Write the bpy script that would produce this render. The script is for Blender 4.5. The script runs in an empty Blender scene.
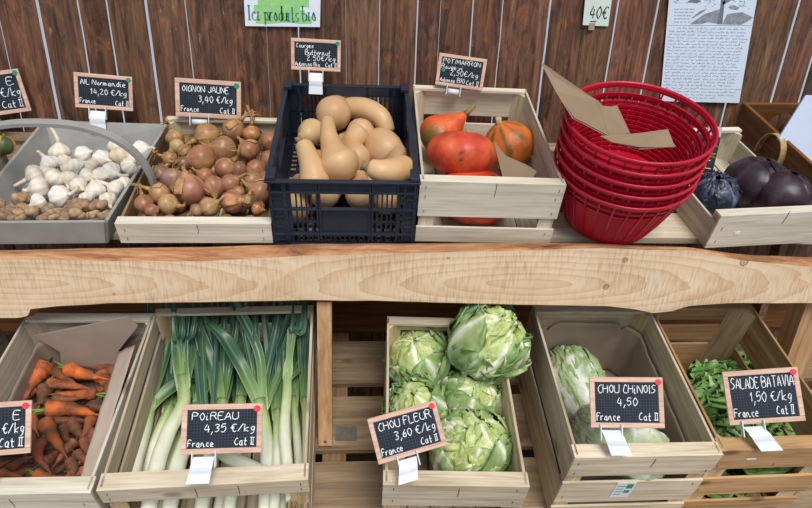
import bpy, math, random
from mathutils import Vector, Matrix, Quaternion, noise
random.seed(7)
V = Vector
SC = bpy.context.scene
COL = SC.collection
PI = math.pi

# ------------------------------------------------------------------ colours
def lin(c):
    return c/12.92 if c <= 0.04045 else ((c+0.055)/1.055)**2.4
def rgb(h):
    h = h.lstrip('#')
    return tuple(lin(int(h[i:i+2], 16)/255) for i in (0, 2, 4))
def mixc(a, b, t):
    t = max(0, min(1, t))
    return tuple(a[i]*(1-t)+b[i]*t for i in range(3))
def mulc(a, k):
    return tuple(x*k for x in a)

# ------------------------------------------------------------------ camera
FPX = 586.0
CAMP = V((0, 0, 1.6))
CR = (Matrix.Rotation(math.radians(-5), 3, 'Z') @ Matrix.Rotation(math.radians(66.2), 3, 'X')
      @ Matrix.Rotation(math.radians(2.3), 3, 'Z'))
cam_d = bpy.data.cameras.new('camera')
cam = bpy.data.objects.new('camera', cam_d)
COL.objects.link(cam)
cam_d.sensor_width = 36
cam_d.lens = FPX/812*36
cam_d.clip_start = 0.02
cam.matrix_world = Matrix.Translation(CAMP) @ CR.to_4x4()
SC.camera = cam

def ray(px, py):
    return (CR @ V((px-406, -(py-254), -FPX)))
def hit(px, py, P, n):
    d = ray(px, py)
    return CAMP + d*((P-CAMP).dot(n)/d.dot(n))
def pt(px, py, D):
    return CAMP + ray(px, py)*(D/FPX)
def depth(P):
    return -(CR.transposed() @ (P-CAMP)).z
def imgdir(dx, dy, toward=0.3):
    l = math.hypot(dx, dy) or 1
    return (CR @ V((dx/l, -dy/l, toward))).normalized()

TILT = math.radians(18)
N = V((0, -math.sin(TILT), math.cos(TILT)))
UP0 = V((0, 1.274, 1.063))                    # the upper shelf surface passes here
LO0 = V((0, 0.9, 0.431+0.325*0.9)) - N*0.27   # the lower slatted rack passes here

# ------------------------------------------------------------------ mesh builder
class MB:
    def __init__(s):
        s.v = []; s.f = []; s.c = []; s.m = []; s.mi = 0
    def vert(s, p, c=(1, 1, 1)):
        s.v.append(V(p)); s.c.append(c); return len(s.v)-1
    def face(s, *i):
        s.f.append(tuple(i)); s.m.append(s.mi)
    def box(s, x0, x1, y0, y1, z0, z1, c=(1, 1, 1), M=None):
        P = [V((x, y, z)) for z in (z0, z1) for x, y in ((x0, y0), (x1, y0), (x1, y1), (x0, y1))]
        s.hexa(P, c, M)
    def hexa(s, P, c=(1, 1, 1), M=None):
        if M is not None: P = [M @ V(p) for p in P]
        b = len(s.v)
        for p in P: s.vert(p, c)
        for q in ((0, 3, 2, 1), (4, 5, 6, 7), (0, 1, 5, 4), (1, 2, 6, 5), (2, 3, 7, 6), (3, 0, 4, 7)):
            s.face(*[b+i for i in q])
    def slab(s, pts, nrm, th, c=(1, 1, 1)):
        b = len(s.v); k = len(pts)
        for p in pts: s.vert(p, c)
        for p in pts: s.vert(V(p)+V(nrm)*th, c)
        s.face(*[b+k-1-i for i in range(k)])
        s.face(*[b+k+i for i in range(k)])
        for i in range(k):
            j = (i+1) % k
            s.face(b+i, b+j, b+k+j, b+k+i)
    def tube(s, pts, rad, seg=10, col=None, flat=1.0, lump=0, lf=20, cap=True, up=None, seed=0):
        pts = [V(p) for p in pts]; n = len(pts); b = len(s.v)
        T = (pts[1]-pts[0]).normalized()
        a = V(up) if up is not None else (V((0, 0, 1)) if abs(T.z) < .9 else V((1, 0, 0)))
        for i, p in enumerate(pts):
            T = (pts[min(i+1, n-1)]-pts[max(i-1, 0)]).normalized()
            x = a.cross(T)
            if x.length < 1e-6: x = V((1, 0, 0)).cross(T)
            x.normalize(); a = T.cross(x).normalized()
            r = rad[i] if hasattr(rad, '__len__') else rad
            for k in range(seg):
                w = 2*PI*k/seg
                q = p + (x*math.cos(w) + a*math.sin(w)*flat)*r
                if lump:
                    nn = noise.noise(q*lf+V((seed*3.1, seed, 0)))
                    q = q + (q-p)*(nn*lump)
                cc = col(i/(n-1), w, q) if callable(col) else (col or (1, 1, 1))
                s.vert(q, cc)
        for i in range(n-1):
            for k in range(seg):
                k2 = (k+1) % seg
                s.face(b+i*seg+k, b+i*seg+k2, b+(i+1)*seg+k2, b+(i+1)*seg+k)
        if cap:
            s.face(*[b+k for k in reversed(range(seg))])
            s.face(*[b+(n-1)*seg+k for k in range(seg)])
    def lathe(s, prof, seg=24, col=None, fn=None, M=None):
        b = len(s.v); n = len(prof)
        for i, (r, z) in enumerate(prof):
            for k in range(seg):
                w = 2*PI*k/seg
                m = fn(w, i/(n-1)) if fn else 1
                p = V((r*m*math.cos(w), r*m*math.sin(w), z))
                cc = col(i/(n-1), w, p) if callable(col) else (col or (1, 1, 1))
                s.vert(M @ p if M is not None else p, cc)
        for i in range(n-1):
            for k in range(seg):
                k2 = (k+1) % seg
                s.face(b+i*seg+k, b+i*seg+k2, b+(i+1)*seg+k2, b+(i+1)*seg+k)
        s.face(*[b+k for k in reversed(range(seg))])
        s.face(*[b+(n-1)*seg+k for k in range(seg)])
    def grid(s, fn, nu, nv, col=None):
        b = len(s.v)
        for i in range(nu+1):
            for j in range(nv+1):
                u = i/nu; w = j/nv
                p = fn(u, w)
                s.vert(p, col(u, w, p) if callable(col) else (col or (1, 1, 1)))
        for i in range(nu):
            for j in range(nv):
                k = b+i*(nv+1)+j
                s.face(k, k+1, k+nv+2, k+nv+1)
    def blob(s, c, r, col=(1, 1, 1), lump=.2, lf=20, sc=(1, 1, 1), nu=10, nv=14, seed=0, rot=None):
        pr = []
        b = len(s.v)
        for i in range(nu+1):
            th = PI*i/nu
            for k in range(nv):
                w = 2*PI*k/nv
                d = V((math.sin(th)*math.cos(w), math.sin(th)*math.sin(w), math.cos(th)))
                q = V((d.x*sc[0], d.y*sc[1], d.z*sc[2]))*r*(1+lump*noise.noise(d*r*lf+V((seed*1.7, seed*2.3, 5))))
                if rot is not None: q = rot @ q
                s.vert(V(c)+q, col(d, q) if callable(col) else col)
        for i in range(nu):
            for k in range(nv):
                k2 = (k+1) % nv
                s.face(b+i*nv+k, b+(i+1)*nv+k, b+(i+1)*nv+k2, b+i*nv+k2)
    def build(s, name, mats, parent=None, smooth=False, solid=0, bevel=0, M=None):
        me = bpy.data.meshes.new(name)
        me.from_pydata([tuple(p) for p in s.v], [], s.f)
        if not isinstance(mats, (list, tuple)): mats = [mats]
        for m in mats: me.materials.append(m)
        if len(mats) > 1: me.polygons.foreach_set('material_index', s.m)
        ca = me.color_attributes.new('Col', 'FLOAT_COLOR', 'POINT')
        fl = []
        for c in s.c: fl += [c[0], c[1], c[2], 1]
        ca.data.foreach_set('color', fl)
        if smooth: me.polygons.foreach_set('use_smooth', [True]*len(me.polygons))
        me.validate(); me.update()
        o = bpy.data.objects.new(name, me)
        COL.objects.link(o)
        if parent is not None: o.parent = parent
        if M is not None: o.matrix_local = M
        if solid:
            md = o.modifiers.new('thick', 'SOLIDIFY'); md.thickness = solid; md.offset = 0
        if bevel:
            md = o.modifiers.new('bev', 'BEVEL'); md.width = bevel; md.segments = 2; md.limit_method = 'ANGLE'
        return o

def tag(o, label, cat, group=None):
    o['label'] = label; o['category'] = cat
    if group: o['group'] = group
    return o
def thing(name, label, cat, M=None, group=None):
    o = bpy.data.objects.new(name, None)
    COL.objects.link(o); o.empty_display_size = .02
    if M is not None: o.matrix_world = M
    return tag(o, label, cat, group)
def structure(o):
    o['kind'] = 'structure'; return o
def frame(x, y, z, loc):
    M = Matrix((x, y, z)).transposed().to_4x4()
    M.translation = loc
    return M
def axisM(z, loc, spin=0, s=1.0):
    z = z.normalized()
    q = z.to_track_quat('Z', 'Y')
    return Matrix.Translation(loc) @ q.to_matrix().to_4x4() @ Matrix.Rotation(spin, 4, 'Z') @ Matrix.Scale(s, 4)

# ------------------------------------------------------------------ materials
def nt(name):
    m = bpy.data.materials.new(name); m.use_nodes = True
    t = m.node_tree; t.nodes.clear()
    out = t.nodes.new('ShaderNodeOutputMaterial')
    b = t.nodes.new('ShaderNodeBsdfPrincipled')
    t.links.new(b.outputs[0], out.inputs[0])
    return m, t, b
def nd(t, typ, **kw):
    n = t.nodes.new(typ)
    for k, v in kw.items():
        if isinstance(k, str) and hasattr(n, k): setattr(n, k, v)
    return n
def ramp(t, stops, src):
    r = t.nodes.new('ShaderNodeValToRGB')
    e = r.color_ramp.elements
    while len(e) < len(stops): e.new(.5)
    for i, (p, c) in enumerate(stops):
        e[i].position = p; e[i].color = (*c, 1) if len(c) == 3 else c
    t.links.new(src, r.inputs[0]); return r
def mixn(t, a, b, fac, mode='MIX'):
    m = t.nodes.new('ShaderNodeMix'); m.data_type = 'RGBA'; m.blend_type = mode
    for sock, val in ((m.inputs[6], a), (m.inputs[7], b), (m.inputs[0], fac)):
        if hasattr(val, 'is_linked') or hasattr(val, 'links'): t.links.new(val, sock)
        elif isinstance(val, (int, float)): sock.default_value = val
        else: sock.default_value = (*val, 1)
    return m.outputs[2]
def coords(t, scale=(1, 1, 1), kind='Object', randomize=True):
    tc = t.nodes.new('ShaderNodeTexCoord')
    mp = t.nodes.new('ShaderNodeMapping')
    mp.inputs['Scale'].default_value = scale
    t.links.new(tc.outputs[kind], mp.inputs[0])
    if randomize:
        oi = t.nodes.new('ShaderNodeObjectInfo')
        ml = t.nodes.new('ShaderNodeMath'); ml.operation = 'MULTIPLY'; ml.inputs[1].default_value = 37.0
        t.links.new(oi.outputs['Random'], ml.inputs[0])
        t.links.new(ml.outputs[0], mp.inputs['Location'])
    return mp.outputs[0]
def noisen(t, vec, scale, detail=4, rough=.6, dist=0):
    n = t.nodes.new('ShaderNodeTexNoise')
    n.inputs['Scale'].default_value = scale; n.inputs['Detail'].default_value = detail
    n.inputs['Roughness'].default_value = rough; n.inputs['Distortion'].default_value = dist
    t.links.new(vec, n.inputs['Vector']); return n.outputs['Fac']
def bumpn(t, b, h, strength=.3, dist=.002, prev=None):
    n = t.nodes.new('ShaderNodeBump')
    n.inputs['Strength'].default_value = strength; n.inputs['Distance'].default_value = dist
    t.links.new(h, n.inputs['Height'])
    if prev is not None: t.links.new(prev, n.inputs['Normal'])
    t.links.new(n.outputs[0], b.inputs['Normal']); return n.outputs[0]

def veg(name, rough=.5, nscale=60, dark=.75, lite=1.12, bump=.3, bscale=80, bd=.001, spec=.4, speck=None, sssw=0):
    """colour comes from the vegetable's own colour attribute, mottled by noise"""
    m, t, b = nt(name)
    at = t.nodes.new('ShaderNodeAttribute'); at.attribute_name = 'Col'
    vc = coords(t)
    n1 = noisen(t, vc, nscale, 5, .65)
    r = ramp(t, [(.3, (dark,)*3), (.7, (lite,)*3)], n1)
    c = mixn(t, at.outputs['Color'], r.outputs[0], 1.0, 'MULTIPLY')
    if speck:
        colr, amt, sc2 = speck
        n2 = noisen(t, vc, sc2, 6, .7)
        rr = ramp(t, [(amt, (0, 0, 0)), (min(amt+.12, 1), (1, 1, 1))], n2)
        c = mixn(t, c, colr, rr.outputs[0])
    t.links.new(c, b.inputs['Base Color'])
    b.inputs['Roughness'].default_value = rough
    b.inputs['Specular IOR Level'].default_value = spec
    bumpn(t, b, noisen(t, vc, bscale, 4), bump, bd)
    return m

def wood(name, c0, c1, c2, axis='X', grain=70, rough=.75, stains=.25, knots=True, attr=False):
    m, t, b = nt(name)
    k = .06
    sc = {'X': (k, 1, 1), 'Y': (1, k, 1), 'Z': (1, 1, k)}[axis]
    vc = coords(t, sc)
    v2 = coords(t, {'X': (.35, 1, 1), 'Y': (1, .35, 1), 'Z': (1, 1, .35)}[axis])
    g = noisen(t, vc, grain, 6, .6, .3)
    r = ramp(t, [(.28, c2), (.5, c1), (.72, c0)], g)
    big = noisen(t, v2, 7, 3, .5, .6)
    r2 = ramp(t, [(.3, (1-stains,)*3), (.62, (1.04,)*3)], big)
    c = mixn(t, r.outputs[0], r2.outputs[0], 1.0, 'MULTIPLY')
    fine = noisen(t, vc, grain*4, 3, .5)
    r3 = ramp(t, [(.3, (.86, .84, .82)), (.6, (1.03, 1.03, 1.03))], fine)
    c = mixn(t, c, r3.outputs[0], 1.0, 'MULTIPLY')
    if knots:
        vo = t.nodes.new('ShaderNodeTexVoronoi'); vo.inputs['Scale'].default_value = 9
        v3 = coords(t, {'X': (.5, 1, 1), 'Y': (1, .5, 1), 'Z': (1, 1, .5)}[axis])
        t.links.new(v3, vo.inputs['Vector'])
        kr = ramp(t, [(.0, (1, 1, 1)), (.075, (.6,)*3), (.12, (0, 0, 0))], vo.outputs['Distance'])
        c = mixn(t, c, mulc(c2, .45), kr.outputs[0])
    if attr:
        at = t.nodes.new('ShaderNodeAttribute'); at.attribute_name = 'Col'
        c = mixn(t, c, at.outputs['Color'], 1.0, 'MULTIPLY')
    t.links.new(c, b.inputs['Base Color'])
    b.inputs['Roughness'].default_value = rough
    b.inputs['Specular IOR Level'].default_value = .25
    bumpn(t, b, g, .25, .0015)
    return m

def plain(name, c, rough=.5, spec=.5, n=.12, nscale=30, bump=0, metal=0):
    m, t, b = nt(name)
    vc = coords(t)
    nn = noisen(t, vc, nscale, 5, .6)
    r = ramp(t, [(.3, mulc(c, 1-n)), (.7, mulc(c, 1+n))], nn)
    t.links.new(r.outputs[0], b.inputs['Base Color'])
    b.inputs['Roughness'].default_value = rough
    b.inputs['Specular IOR Level'].default_value = spec
    b.inputs['Metallic'].default_value = metal
    if bump: bumpn(t, b, noisen(t, vc, nscale*3, 4), bump, .001)
    return m
# ------------------------------------------------------------------ material library
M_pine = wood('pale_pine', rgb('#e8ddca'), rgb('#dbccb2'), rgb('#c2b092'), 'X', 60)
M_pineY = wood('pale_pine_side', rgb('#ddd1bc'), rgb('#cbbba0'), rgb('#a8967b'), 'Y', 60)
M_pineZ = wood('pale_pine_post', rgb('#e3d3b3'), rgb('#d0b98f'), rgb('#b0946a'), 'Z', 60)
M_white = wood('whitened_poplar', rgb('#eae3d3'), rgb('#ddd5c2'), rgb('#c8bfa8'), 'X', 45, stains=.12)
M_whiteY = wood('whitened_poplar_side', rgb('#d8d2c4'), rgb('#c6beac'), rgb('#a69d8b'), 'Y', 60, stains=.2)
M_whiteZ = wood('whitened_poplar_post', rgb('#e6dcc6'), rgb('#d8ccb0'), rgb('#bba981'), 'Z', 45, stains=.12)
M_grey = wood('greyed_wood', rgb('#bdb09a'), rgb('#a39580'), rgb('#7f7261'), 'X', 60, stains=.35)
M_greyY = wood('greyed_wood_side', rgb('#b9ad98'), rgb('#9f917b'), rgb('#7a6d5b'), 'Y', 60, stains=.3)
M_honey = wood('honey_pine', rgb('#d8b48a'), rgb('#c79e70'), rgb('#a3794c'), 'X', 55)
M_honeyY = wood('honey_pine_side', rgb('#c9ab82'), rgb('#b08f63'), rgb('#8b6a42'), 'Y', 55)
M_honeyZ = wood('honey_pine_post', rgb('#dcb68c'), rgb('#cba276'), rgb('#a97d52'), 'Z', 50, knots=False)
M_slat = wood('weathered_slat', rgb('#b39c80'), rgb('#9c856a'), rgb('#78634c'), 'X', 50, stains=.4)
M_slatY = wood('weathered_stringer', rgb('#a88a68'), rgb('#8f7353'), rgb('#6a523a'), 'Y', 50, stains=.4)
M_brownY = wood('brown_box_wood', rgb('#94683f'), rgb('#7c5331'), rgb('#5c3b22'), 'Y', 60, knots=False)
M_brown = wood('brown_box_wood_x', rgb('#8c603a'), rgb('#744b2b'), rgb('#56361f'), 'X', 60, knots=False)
M_frame = wood('slate_frame_wood', rgb('#e4c6b4'), rgb('#dab6a2'), rgb('#c69c87'), 'X', 120, stains=.15, knots=False)
M_soil = plain('packed_earth', rgb('#6b5b49'), .95, .1, .3, 12, .4)
M_steel = plain('steel', rgb('#9a9a9a'), .35, .5, .05, metal=.9)
M_staple = plain('dark_staple', rgb('#4a4640'), .5, .4, .1, metal=.5)
M_plast = plain('white_plastic', rgb('#dde2e8'), .35, .5, .02)
M_crateblue = plain('navy_plastic', rgb('#222c3b'), .42, .5, .2, 40, .1)
M_trug = plain('grey_painted_wood', rgb('#9b9a97'), .6, .35, .12, 18, .1)
M_trugdark = M_trug
M_kraft = plain('kraft_paper', rgb('#958069'), .85, .2, .08, 14, .25)
M_liner = plain('liner_paper', rgb('#9c8b7c'), .85, .2, .09, 9, .25)
M_flap = plain('liner_flap', rgb('#b3a294'), .85, .2, .09, 9, .25)
M_card = plain('card_white', rgb('#dfe6f2'), .7, .3, .02)

# wall: rough bark-faced boards
def wall_mat():
    m, t, b = nt('dark_rough_boards')
    vc = coords(t, (1, 1, .07), randomize=False)
    v2 = coords(t, (1, 1, .3), randomize=False)
    g = noisen(t, vc, 42, 10, .74, 1.2)
    r = ramp(t, [(.28, rgb('#2b1f19')), (.43, rgb('#523a2c')), (.57, rgb('#745441')), (.78, rgb('#9a7c67'))], g)
    big = noisen(t, coords(t, (1, 1, .45), randomize=False), 12, 9, .72, 2.5)
    r2 = ramp(t, [(.34, (.45, .43, .43)), (.48, (.95, .95, .95)), (.62, (1.15, 1.0, .86)), (.75, (1.4, 1.0, .7))], big)
    c = mixn(t, r.outputs[0], r2.outputs[0], 1.0, 'MULTIPLY')
    at = t.nodes.new('ShaderNodeAttribute'); at.attribute_name = 'Col'
    c = mixn(t, c, at.outputs['Color'], 1.0, 'MULTIPLY')
    n3 = noisen(t, v2, 26, 6, .7, 1.5)
    r3 = ramp(t, [(.55, (0, 0, 0)), (.70, (.65,)*3)], n3)
    c = mixn(t, c, rgb('#a5663a'), r3.outputs[0])
    n4 = noisen(t, v2, 60, 4, .7)
    r4 = ramp(t, [(.66, (0, 0, 0)), (.76, (.6,)*3)], n4)
    c = mixn(t, c, rgb('#b9a28e'), r4.outputs[0])
    t.links.new(c, b.inputs['Base Color'])
    b.inputs['Roughness'].default_value = .7
    b.inputs['Specular IOR Level'].default_value = .3
    n = bumpn(t, b, g, .6, .004)
    return m
M_wall = wall_mat()

def beam_mats():
    m, t, b = nt('sawn_beam_face')
    tc = t.nodes.new('ShaderNodeTexCoord')
    # three nests of growth rings, each an ellipse drawn out along the grain
    def rings(cx, cz, sx, sz, sc, loc_noise):
        mp = t.nodes.new('ShaderNodeMapping')
        mp.inputs['Location'].default_value = (-cx*sx, 0, -cz*sz)
        mp.inputs['Scale'].default_value = (sx, 0, sz)
        t.links.new(tc.outputs['Object'], mp.inputs[0])
        w = t.nodes.new('ShaderNodeTexWave'); w.wave_type = 'RINGS'; w.rings_direction = 'SPHERICAL'
        w.inputs['Scale'].default_value = sc; w.inputs['Distortion'].default_value = 3.0
        w.inputs['Detail'].default_value = 3; w.inputs['Detail Scale'].default_value = 1.5
        w.wave_profile = 'SAW'
        t.links.new(mp.outputs[0], w.inputs[0]); return w.outputs['Fac']
    zc = .985
    a = rings(.40, zc, 1.2, 8, 2.6, 0)
    d = rings(-.75, zc, .9, 7, 3.4, 0)
    sx = t.nodes.new('ShaderNodeSeparateXYZ'); t.links.new(tc.outputs['Object'], sx.inputs[0])
    mr = t.nodes.new('ShaderNodeMapRange'); mr.inputs[1].default_value = -.22; mr.inputs[2].default_value = -.12
    t.links.new(sx.outputs[0], mr.inputs[0])
    rg = mixn(t, d, a, mr.outputs[0])
    r = ramp(t, [(.0, rgb('#e2cbaf')), (.5, rgb('#dfc6a8')), (.9, rgb('#d6b896')), (1, rgb('#d2b28f'))], rg)
    v1 = coords(t, (1, 1, .12), randomize=False)
    saw = noisen(t, v1, 190, 3, .6)
    r2 = ramp(t, [(.36, (.78, .75, .72)), (.52, (1, 1, 1)), (.7, (1.05, 1.05, 1.05))], saw)
    patch = noisen(t, coords(t, (1, 1, 2), randomize=False), 5, 3, .5)
    pr = ramp(t, [(.35, (.25,)*3), (.6, (1, 1, 1))], patch)
    c1 = mixn(t, r.outputs[0], r2.outputs[0], 1.0, 'MULTIPLY')
    c = mixn(t, r.outputs[0], c1, pr.outputs[0])
    big = noisen(t, coords(t, (.5, 1, 1), randomize=False), 9, 3, .5)
    r3 = ramp(t, [(.3, (.92, .86, .78)), (.6, (1.06, 1.05, 1.04))], big)
    c = mixn(t, c, r3.outputs[0], 1.0, 'MULTIPLY')
    # knots
    for kx, kz, kr in KNOTS:
        mp = t.nodes.new('ShaderNodeVectorMath'); mp.operation = 'DISTANCE'
        cx = t.nodes.new('ShaderNodeCombineXYZ')
        t.links.new(sx.outputs[0], cx.inputs[0]); t.links.new(sx.outputs[2], cx.inputs[2])
        t.links.new(cx.outputs[0], mp.inputs[0]); mp.inputs[1].default_value = (kx, 0, kz)
        mu = t.nodes.new('ShaderNodeMath'); mu.operation = 'DIVIDE'; mu.inputs[1].default_value = kr
        t.links.new(mp.outputs['Value'], mu.inputs[0])
        kk = ramp(t, [(.0, (.45,)*3), (.55, (.35,)*3), (.7, (.9,)*3), (.95, (0, 0, 0))], mu.outputs[0])
        c = mixn(t, c, rgb('#6b4a35'), kk.outputs[0])
    t.links.new(c, b.inputs['Base Color'])
    b.inputs['Roughness'].default_value = .75; b.inputs['Specular IOR Level'].default_value = .25
    bumpn(t, b, saw, .3, .0015)
    m2, t, b = nt('beam_bark_edge')
    vc = coords(t, (.12, 1, 1), randomize=False)
    g = noisen(t, vc, 60, 6, .65, .8)
    r = ramp(t, [(.25, rgb('#80543c')), (.42, rgb('#a97a56')), (.58, rgb('#c4966e')), (.8, rgb('#d8b48c'))], g)
    big = noisen(t, coords(t, (.35, 1, 1), randomize=False), 11, 6, .7, 1.0)
    r2 = ramp(t, [(.36, (.38, .27, .22)), (.47, (.85, .7, .6)), (.6, (1.05, 1.03, 1.0))], big)
    c = mixn(t, r.outputs[0], r2.outputs[0], 1.0, 'MULTIPLY')
    t.links.new(c, b.inputs['Base Color']); b.inputs['Roughness'].default_value = .7
    bumpn(t, b, g, .5, .003)
    return m, m2

def interp(P, x):
    if x <= P[0][0]: return P[0][1]
    for (a, b), (c, d) in zip(P, P[1:]):
        if x <= c:
            u = (x-a)/(c-a); return b+(d-b)*u
    return P[-1][1]

# ------------------------------------------------------------------ floor and back wall
mb = MB(); mb.box(-1.7, 2.4, -.6, 1.9, -.04, 0)
structure(mb.build('floor', M_soil))
YW = 1.74
gaps = [(-34, 1.5), (7, 3), (48, 1.6), (87, 2.4), (115, 2), (153, 2.3), (191, 1.2), (229, .2), (268, .3), (300, 2.6), (346, .4),
        (379, 1.5), (416, 3), (438, .5), (470, 2), (498, 1.2), (544, 3), (578, .3), (609, 3), (648, 1.0), (692, .8),
        (738, .4), (783, 1.6), (811, 1.2), (850, 1.5)]
xs = [(hit(g, 60, V((0, YW, 0)), V((0, 1, 0))).x, w*.0012+.0070*min(1, w)*abs(hit(g, 60, V((0, YW, 0)), V((0, 1, 0))).x)/1.2) for g, w in gaps]
x = xs[0][0]
while x > -1.6:
    x -= .125; xs.insert(0, (x, .004))
x = xs[-1][0]
while x < 2.2:
    x += .13; xs.append((x, .004))
mb = MB()
for i in range(len(xs)-1):
    xa, ga = xs[i]; xb, gb = xs[i+1]
    rr = random.Random(i)
    tone = rr.uniform(.78, 1.22); red = rr.uniform(.92, 1.1)
    col = (tone*red, tone, tone*rr.uniform(.9, 1.08))
    nz = 60; b0 = len(mb.v); th = rr.uniform(.007, .010); yf = YW+rr.uniform(-.006, .004)
    for k in range(nz+1):
        z = 2.5*k/nz
        def wob(s, g): return (noise.noise(V((s*9.1, z*2.2, 0)))*.0028+noise.noise(V((s*5.7, z*9, 3)))*.0016)*(1 if g > .003 else .45)
        cl = min(1, max(0, (z-1.13)/.07)); la = xa+ga/2*cl-.005*(1-cl)+wob(i, ga)*cl; lb = xb-gb/2*cl+wob(i+1, gb)*cl
        cc = mulc(col, 1)
        for x_, y_ in ((la, yf+.004), (la+(lb-la)*.2, yf-.001+noise.noise(V((i, z*3, 1)))*.002), (la+(lb-la)*.5, yf-.003+noise.noise(V((i, z*4, 7)))*.003),
                       (la+(lb-la)*.8, yf-.001), (lb, yf+.004), (lb, yf+th), (la, yf+th)):
            mb.vert((x_, y_, z), cc)
    for k in range(nz):
        for j in range(7):
            j2 = (j+1) % 7
            mb.face(b0+k*7+j, b0+k*7+j2, b0+(k+1)*7+j2, b0+(k+1)*7+j)
    mb.face(*[b0+6-j for j in range(7)]); mb.face(*[b0+nz*7+j for j in range(7)])
structure(mb.build('wall_back', M_wall))

# ------------------------------------------------------------------ the display rack
YB, YBB = 1.215, 1.262
beam_back = [(-60, 250), (0, 249), (100, 247), (200, 246), (300, 243), (400, 242.5), (500, 242), (560, 242), (640, 246), (700, 249), (760, 254), (812, 256), (880, 257)]
beam_edge = [(-60, 257), (0, 258), (100, 261), (200, 261.5), (260, 258), (300, 256), (400, 253), (500, 251), (600, 248), (650, 250), (690, 250), (740, 260), (780, 264), (812, 267), (880, 268)]
beam_bot = [(-60, 318), (0, 318), (13, 316), (17, 309), (50, 306), (100, 303), (200, 302), (300, 300), (400, 301), (500, 304), (560, 305), (620, 306), (645, 309),
            (668, 313), (688, 311), (702, 306), (740, 303), (812, 303), (880, 303)]
def YP(y): return V((0, y, 0)), V((0, 1, 0))
KNOTS = []
for px, py, r in ((744, 262, .013), (625, 260, .008), (606, 287, .009), (448, 258, .004), (114, 294, .004)):
    p = hit(px, py, *YP(YB)); KNOTS.append((p.x, p.z, r))
M_face, M_bark = beam_mats()
rack = thing('display_rack', 'rough wooden market rack with a long pale live-edge beam across its front', 'rack', Matrix.Translation((0, 1.3, 0)))
RM = Matrix.Translation((0, -1.3, 0))
mb = MB()
nx = 230
for i in range(nx+1):
    px = -60+940*i/nx
    pe = hit(px, interp(beam_edge, px), *YP(YB)); pb = hit(px, interp(beam_bot, px), *YP(YB))
    pk = hit(px, interp(beam_back, px), *YP(YBB))
    X = pe.x
    n1 = noise.noise(V((X*14, 0, 0)))*.0012; n2 = noise.noise(V((X*14, 5, 0)))*.0012
    zt, zb = pe.z+n1, pb.z+n2
    for y_, z_ in ((YB, zb), (YB, zt), (YB+.006, zt+.004+n2), (YB+.024, (zt+pk.z)/2+.006), (YBB-.006, pk.z+n1), (YBB, pk.z-.012),
                   (YBB, zb-.012+n1), (YBB-.02, zb-.014), (YB+.008, zb-.006+n1)):
        mb.vert((X, y_, z_))
for i in range(nx):
    for j in range(9):
        j2 = (j+1) % 9
        mb.mi = 0 if j in (0, 5) else 1
        mb.face(i*9+j, (i+1)*9+j, (i+1)*9+j2, i*9+j2)
mb.mi = 0
mb.face(*[8-j for j in range(9)][::-1]); mb.face(*[nx*9+j for j in range(9)][::-1])
o = mb.build('live_edge_beam', [M_face, M_bark], rack, M=RM)
# upper shelf boards (tilted like the crates)
XD = V((1, 0, 0)); YD = N.cross(XD)
for s0, s1, m_ in ((.028, .13, M_pine), (.155, .27, M_slat), (.30, .40, M_slat), (.425, .472, M_slat)):
    mb = MB(); mb.box(-1.3, 1.6, s0, s1, -.018, -.001, M=frame(XD, YD, N, UP0))
    mb.build('shelf_board', m_, rack, M=RM)
for X_ in (-1.2, -.35, .45, 1.45):                 # bearers under the upper boards, resting behind the beam
    mb = MB(); mb.box(X_, X_+.045, .03, .46, -.06, -.0185, M=frame(XD, YD, N, UP0))
    mb.build('bearer', M_slatY, rack, M=RM)
# the short post left of the cauliflowers
pa = hit(324.5, 300, *YP(1.25)); pb_ = hit(325.5, 443, LO0+N*.002, N)
zz = (pa-pb_).normalized(); yy = zz.cross(XD).normalized(); xx = yy.cross(zz)
mb = MB(); mb.box(-.0175, .0175, -.014, .014, 0, (pa-pb_).length, M=frame(xx, yy, zz, pb_))
p1 = mb.build('post', M_honeyZ, rack, bevel=.001, M=RM)
mb = MB()
q = pb_+zz*.014-yy.normalized()*0.0
mb.lathe([(.0001, 0), (.004, 0), (.004, .0015), (.001, .0025)], 12, M=frame(xx, zz.cross(xx) if False else zz, -yy if yy.y > 0 else yy, q+(-yy if yy.y > 0 else yy)*.014))
mb.build('screw_head', M_steel, p1)
# posts at the right-hand end
pr = hit(807, 305, *YP(1.262))
mb = MB(); mb.box(pr.x, pr.x+.07, 1.264, 1.32, 0, .98)
mb.build('post', M_honeyZ, rack, bevel=.001, M=RM)
p2 = hit(763, 312, *YP(1.6))
mb = MB(); mb.box(p2.x-.012, p2.x+.012, 1.6, 1.64, 0, 1.1)
mb.build('post', M_slatY, rack, M=RM)
for X_ in (-1.25,):
    mb = MB(); mb.box(X_, X_+.06, 1.264, 1.32, 0, .98); mb.build('post', M_honeyZ, rack, bevel=.001, M=RM)
# ------------------------------------------------------------------ lower slatted rack
pal = thing('slatted_pallet', 'weathered slatted pallet sloping under the lower row of crates', 'pallet', frame(XD, YD, N, LO0))
def slo(row): return (hit(355, row, LO0, N)-LO0).dot(YD)
rows = [(290, 328.7), (341, 383), (396, 449.5), (461, 530), (541, 600)]
for i, (ra, rb) in enumerate(rows):
    mb = MB(); mb.box(-1.25, 1.45, slo(rb), slo(ra), -.02, -.001)
    mb.build('slat', M_slat if i else M_brown, pal, bevel=.001)  # rearmost slat: darker reddish wood, under-shelf shade put into its colour
for pxa, pxb in ((325, 347), (535, 552), (80, 100), (760, 790)):
    a = (hit(pxa, 400, LO0, N)-LO0).x; b = (hit(pxb, 400, LO0, N)-LO0).x
    mb = MB(); mb.box(a, b, slo(590), slo(296), -.11, -.0205)
    mb.build('stringer', M_slatY, pal)
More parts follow.
